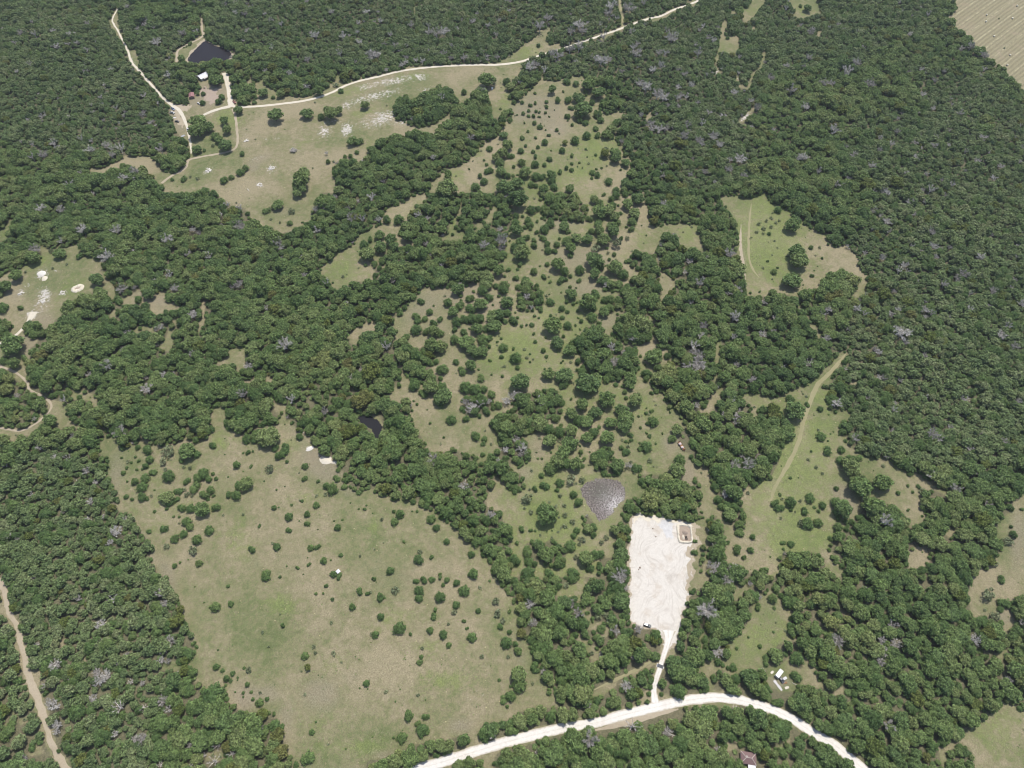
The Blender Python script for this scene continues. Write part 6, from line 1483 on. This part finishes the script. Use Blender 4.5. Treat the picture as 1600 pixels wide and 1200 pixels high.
heap_of('spoil_heap', 70, 435, 2.6, 3.2, .8, M['berm'], 'cream limestone spoil tongue just beneath the bright spoil heap', 'spoil heap', 9)
heap_of('spoil_heap', 508, 718.5, 5.2, 3.6, .9, M['berm'], 'cream rock ledge spoil at the foot of the creek woods', 'spoil heap', 10, rz=-.3)
heap_of('spoil_heap', 484, 701, 3.4, 2.0, .7, M['stone'], 'pale rock spoil just up the wood edge from the cream ledge', 'spoil heap', 11, rz=.6)
heap_of('spoil_heap', 523.5, 722, 3.4, 1.4, .5, M['berm'], 'low cream spoil strip reaching from the ledge toward the creek woods', 'spoil heap', 12, rz=.1)

# boulders, rock piles, brush piles, log
STONES = []
for k in range(5):
    v, f = lump((0, 0, .3), (1, .85, .6), np.random.default_rng(300 + k), 8, 5)
    me = bpy.data.meshes.new('stone'); me.from_pydata([tuple(q) for q in v], [], f); me.materials.append(M['stone']); STONES.append(me)
def rock_pile(px, py, n, spread, size, label, seed):
    o = empty('rock_pile', px, py, 0, 0); r = random.Random(seed)
    for i in range(n):
        a = r.uniform(0, 6.28); d = spread * math.sqrt(r.random()); s = size * r.uniform(.5, 1.25)
        c = link('stone', r.choice(STONES), o, (math.cos(a) * d, math.sin(a) * d * .8, -.1 + (1 - d / spread) * size * .5), r.uniform(0, 6.28)); c.scale = (s, s, s)
    return tag(o, label, 'rock pile', 'rock piles on the upper pasture')
rock_pile(424, 263, 22, 3.4, .75, 'pale rock pile on the dry pasture below the grey brush pile', 1)
rock_pile(406, 289, 16, 2.6, .7, 'pale rock pile nearest the white log on the dry pasture', 2)
rock_pile(326, 266, 20, 3.2, .8, 'pale rock pile on the grass beside the dirt track', 3)
rock_pile(385, 220.5, 14, 2.8, .7, 'white rock pile beside the dirt track loop', 4)
rock_pile(66, 471, 18, 3.5, .6, 'scattered white stones on the bare floor of the western glade', 5)
rock_pile(97, 458, 14, 2.8, .6, 'white stones close to the oval limestone pit', 6)
rock_pile(33, 459, 12, 2.5, .6, 'white stones at the outer edge of the western glade', 7)
o = empty('brush_pile', 459, 236.5, .4, -.1)
C = branches(777, 16, 9, 9, .045, .014, .25, 1.0)
me = bpy.data.meshes.new('brush'); me.from_pydata((C.v * (1, 1, .62)).tolist(), [], C.f); me.materials.append(M['dead'])
a = link('limb', me, o); b = link('limb', me, o, (0, 0, 0), 1.3); o.scale = (4.2, 4.2, 3.0); b.scale = (.85, .85, .8)
tag(o, 'domed grey brush pile alone on the dry upper pasture', 'brush pile')
x, y = plan(388, 297)
lg = MB().rod((-1.9, 0, .26), (.4, .15, .3), .26, .22, 9).rod((.4, .15, .3), (2.2, -.1, .24), .22, .14, 9).rod((.4, .15, .35), (1.0, .9, .55), .09, .04, 6)
tag(lg.build('log', M['snag'], None, smooth=True, loc=(float(x), float(y), float(height(x, y))), rz=-.9), 'bleached white log on the dry pasture below the rock piles', 'log')
for i, (px, py, s, lab) in enumerate(((1000, 887, .8, 'dark boulder on the caliche pad near its oak edge'), (998, 890, .5, 'smaller dark boulder touching the larger one on the caliche pad'), (1020, 826, .6, 'boulder on the caliche pad close to the grey rubble'), (1024.5, 838.5, .6, 'boulder in the middle of the upper caliche pad'))):
    x, y = plan(px, py); b = link('boulder', STONES[i].copy(), None, (float(x), float(y), float(height(x, y)) + .02), i); b.data.materials[0] = M['wood']; b.scale = (s, s, s); tag(b, lab, 'boulder')
# round hay bales
BALE = [(1588.7, 10), (1541.2, 24.3), (1581.2, 29.5), (1540, 34.5), (1552.5, 57.5), (1577.5, 87), (1573.2, 102.5)]
HOW = ['highest on the hay field', 'above the oak-side pair on the hay field', 'on the hay field between the highest bale and the middle one', 'lower of the oak-side pair on the hay field', 'alone in the middle of the hay field', 'of the lower pair that stands farther from the oaks', 'of the lower pair that stands closer to the oaks']
for (px, py), how in zip(BALE, HOW):
    o = empty('hay_bale', px, py, HAY_TURN * -1 + .4, .0)
    R0 = .95
    b = MB().rod((0, -.85, R0), (0, .85, R0), R0, R0, 20).build('roll', M['bale'], o, bevel=.12)
    for yy in (-.5, 0, .5): MB().rod((0, yy - .12, R0), (0, yy + .12, R0), R0 + .012, R0 + .012, 20).build('net_band', M['twine'], b)
    tag(o, 'round straw bale ' + how, 'hay bale', 'round bales on the hay field')

# ------------------------------------------------------------------ summer haze: one closed box of thin air round everything
hz = MB().box((0, 3900, (CAM_H + 6 - 6) / 2), (19600, 20800, CAM_H + 6 + 6)).build('haze', M['trim'])
air = bpy.data.materials.new('air'); air.use_nodes = True
an = air.node_tree.nodes; an.clear()
ao = an.new('ShaderNodeOutputMaterial'); av = an.new('ShaderNodeVolumePrincipled')
av.inputs['Color'].default_value = (0.86, 0.90, 0.96, 1); av.inputs['Density'].default_value = HAZE; av.inputs['Anisotropy'].default_value = 0.2
air.node_tree.links.new(av.outputs[0], ao.inputs['Volume'])
hz.data.materials[0] = air
tag(hz, 'thin pale summer haze over the whole valley', 'haze', kind='stuff')
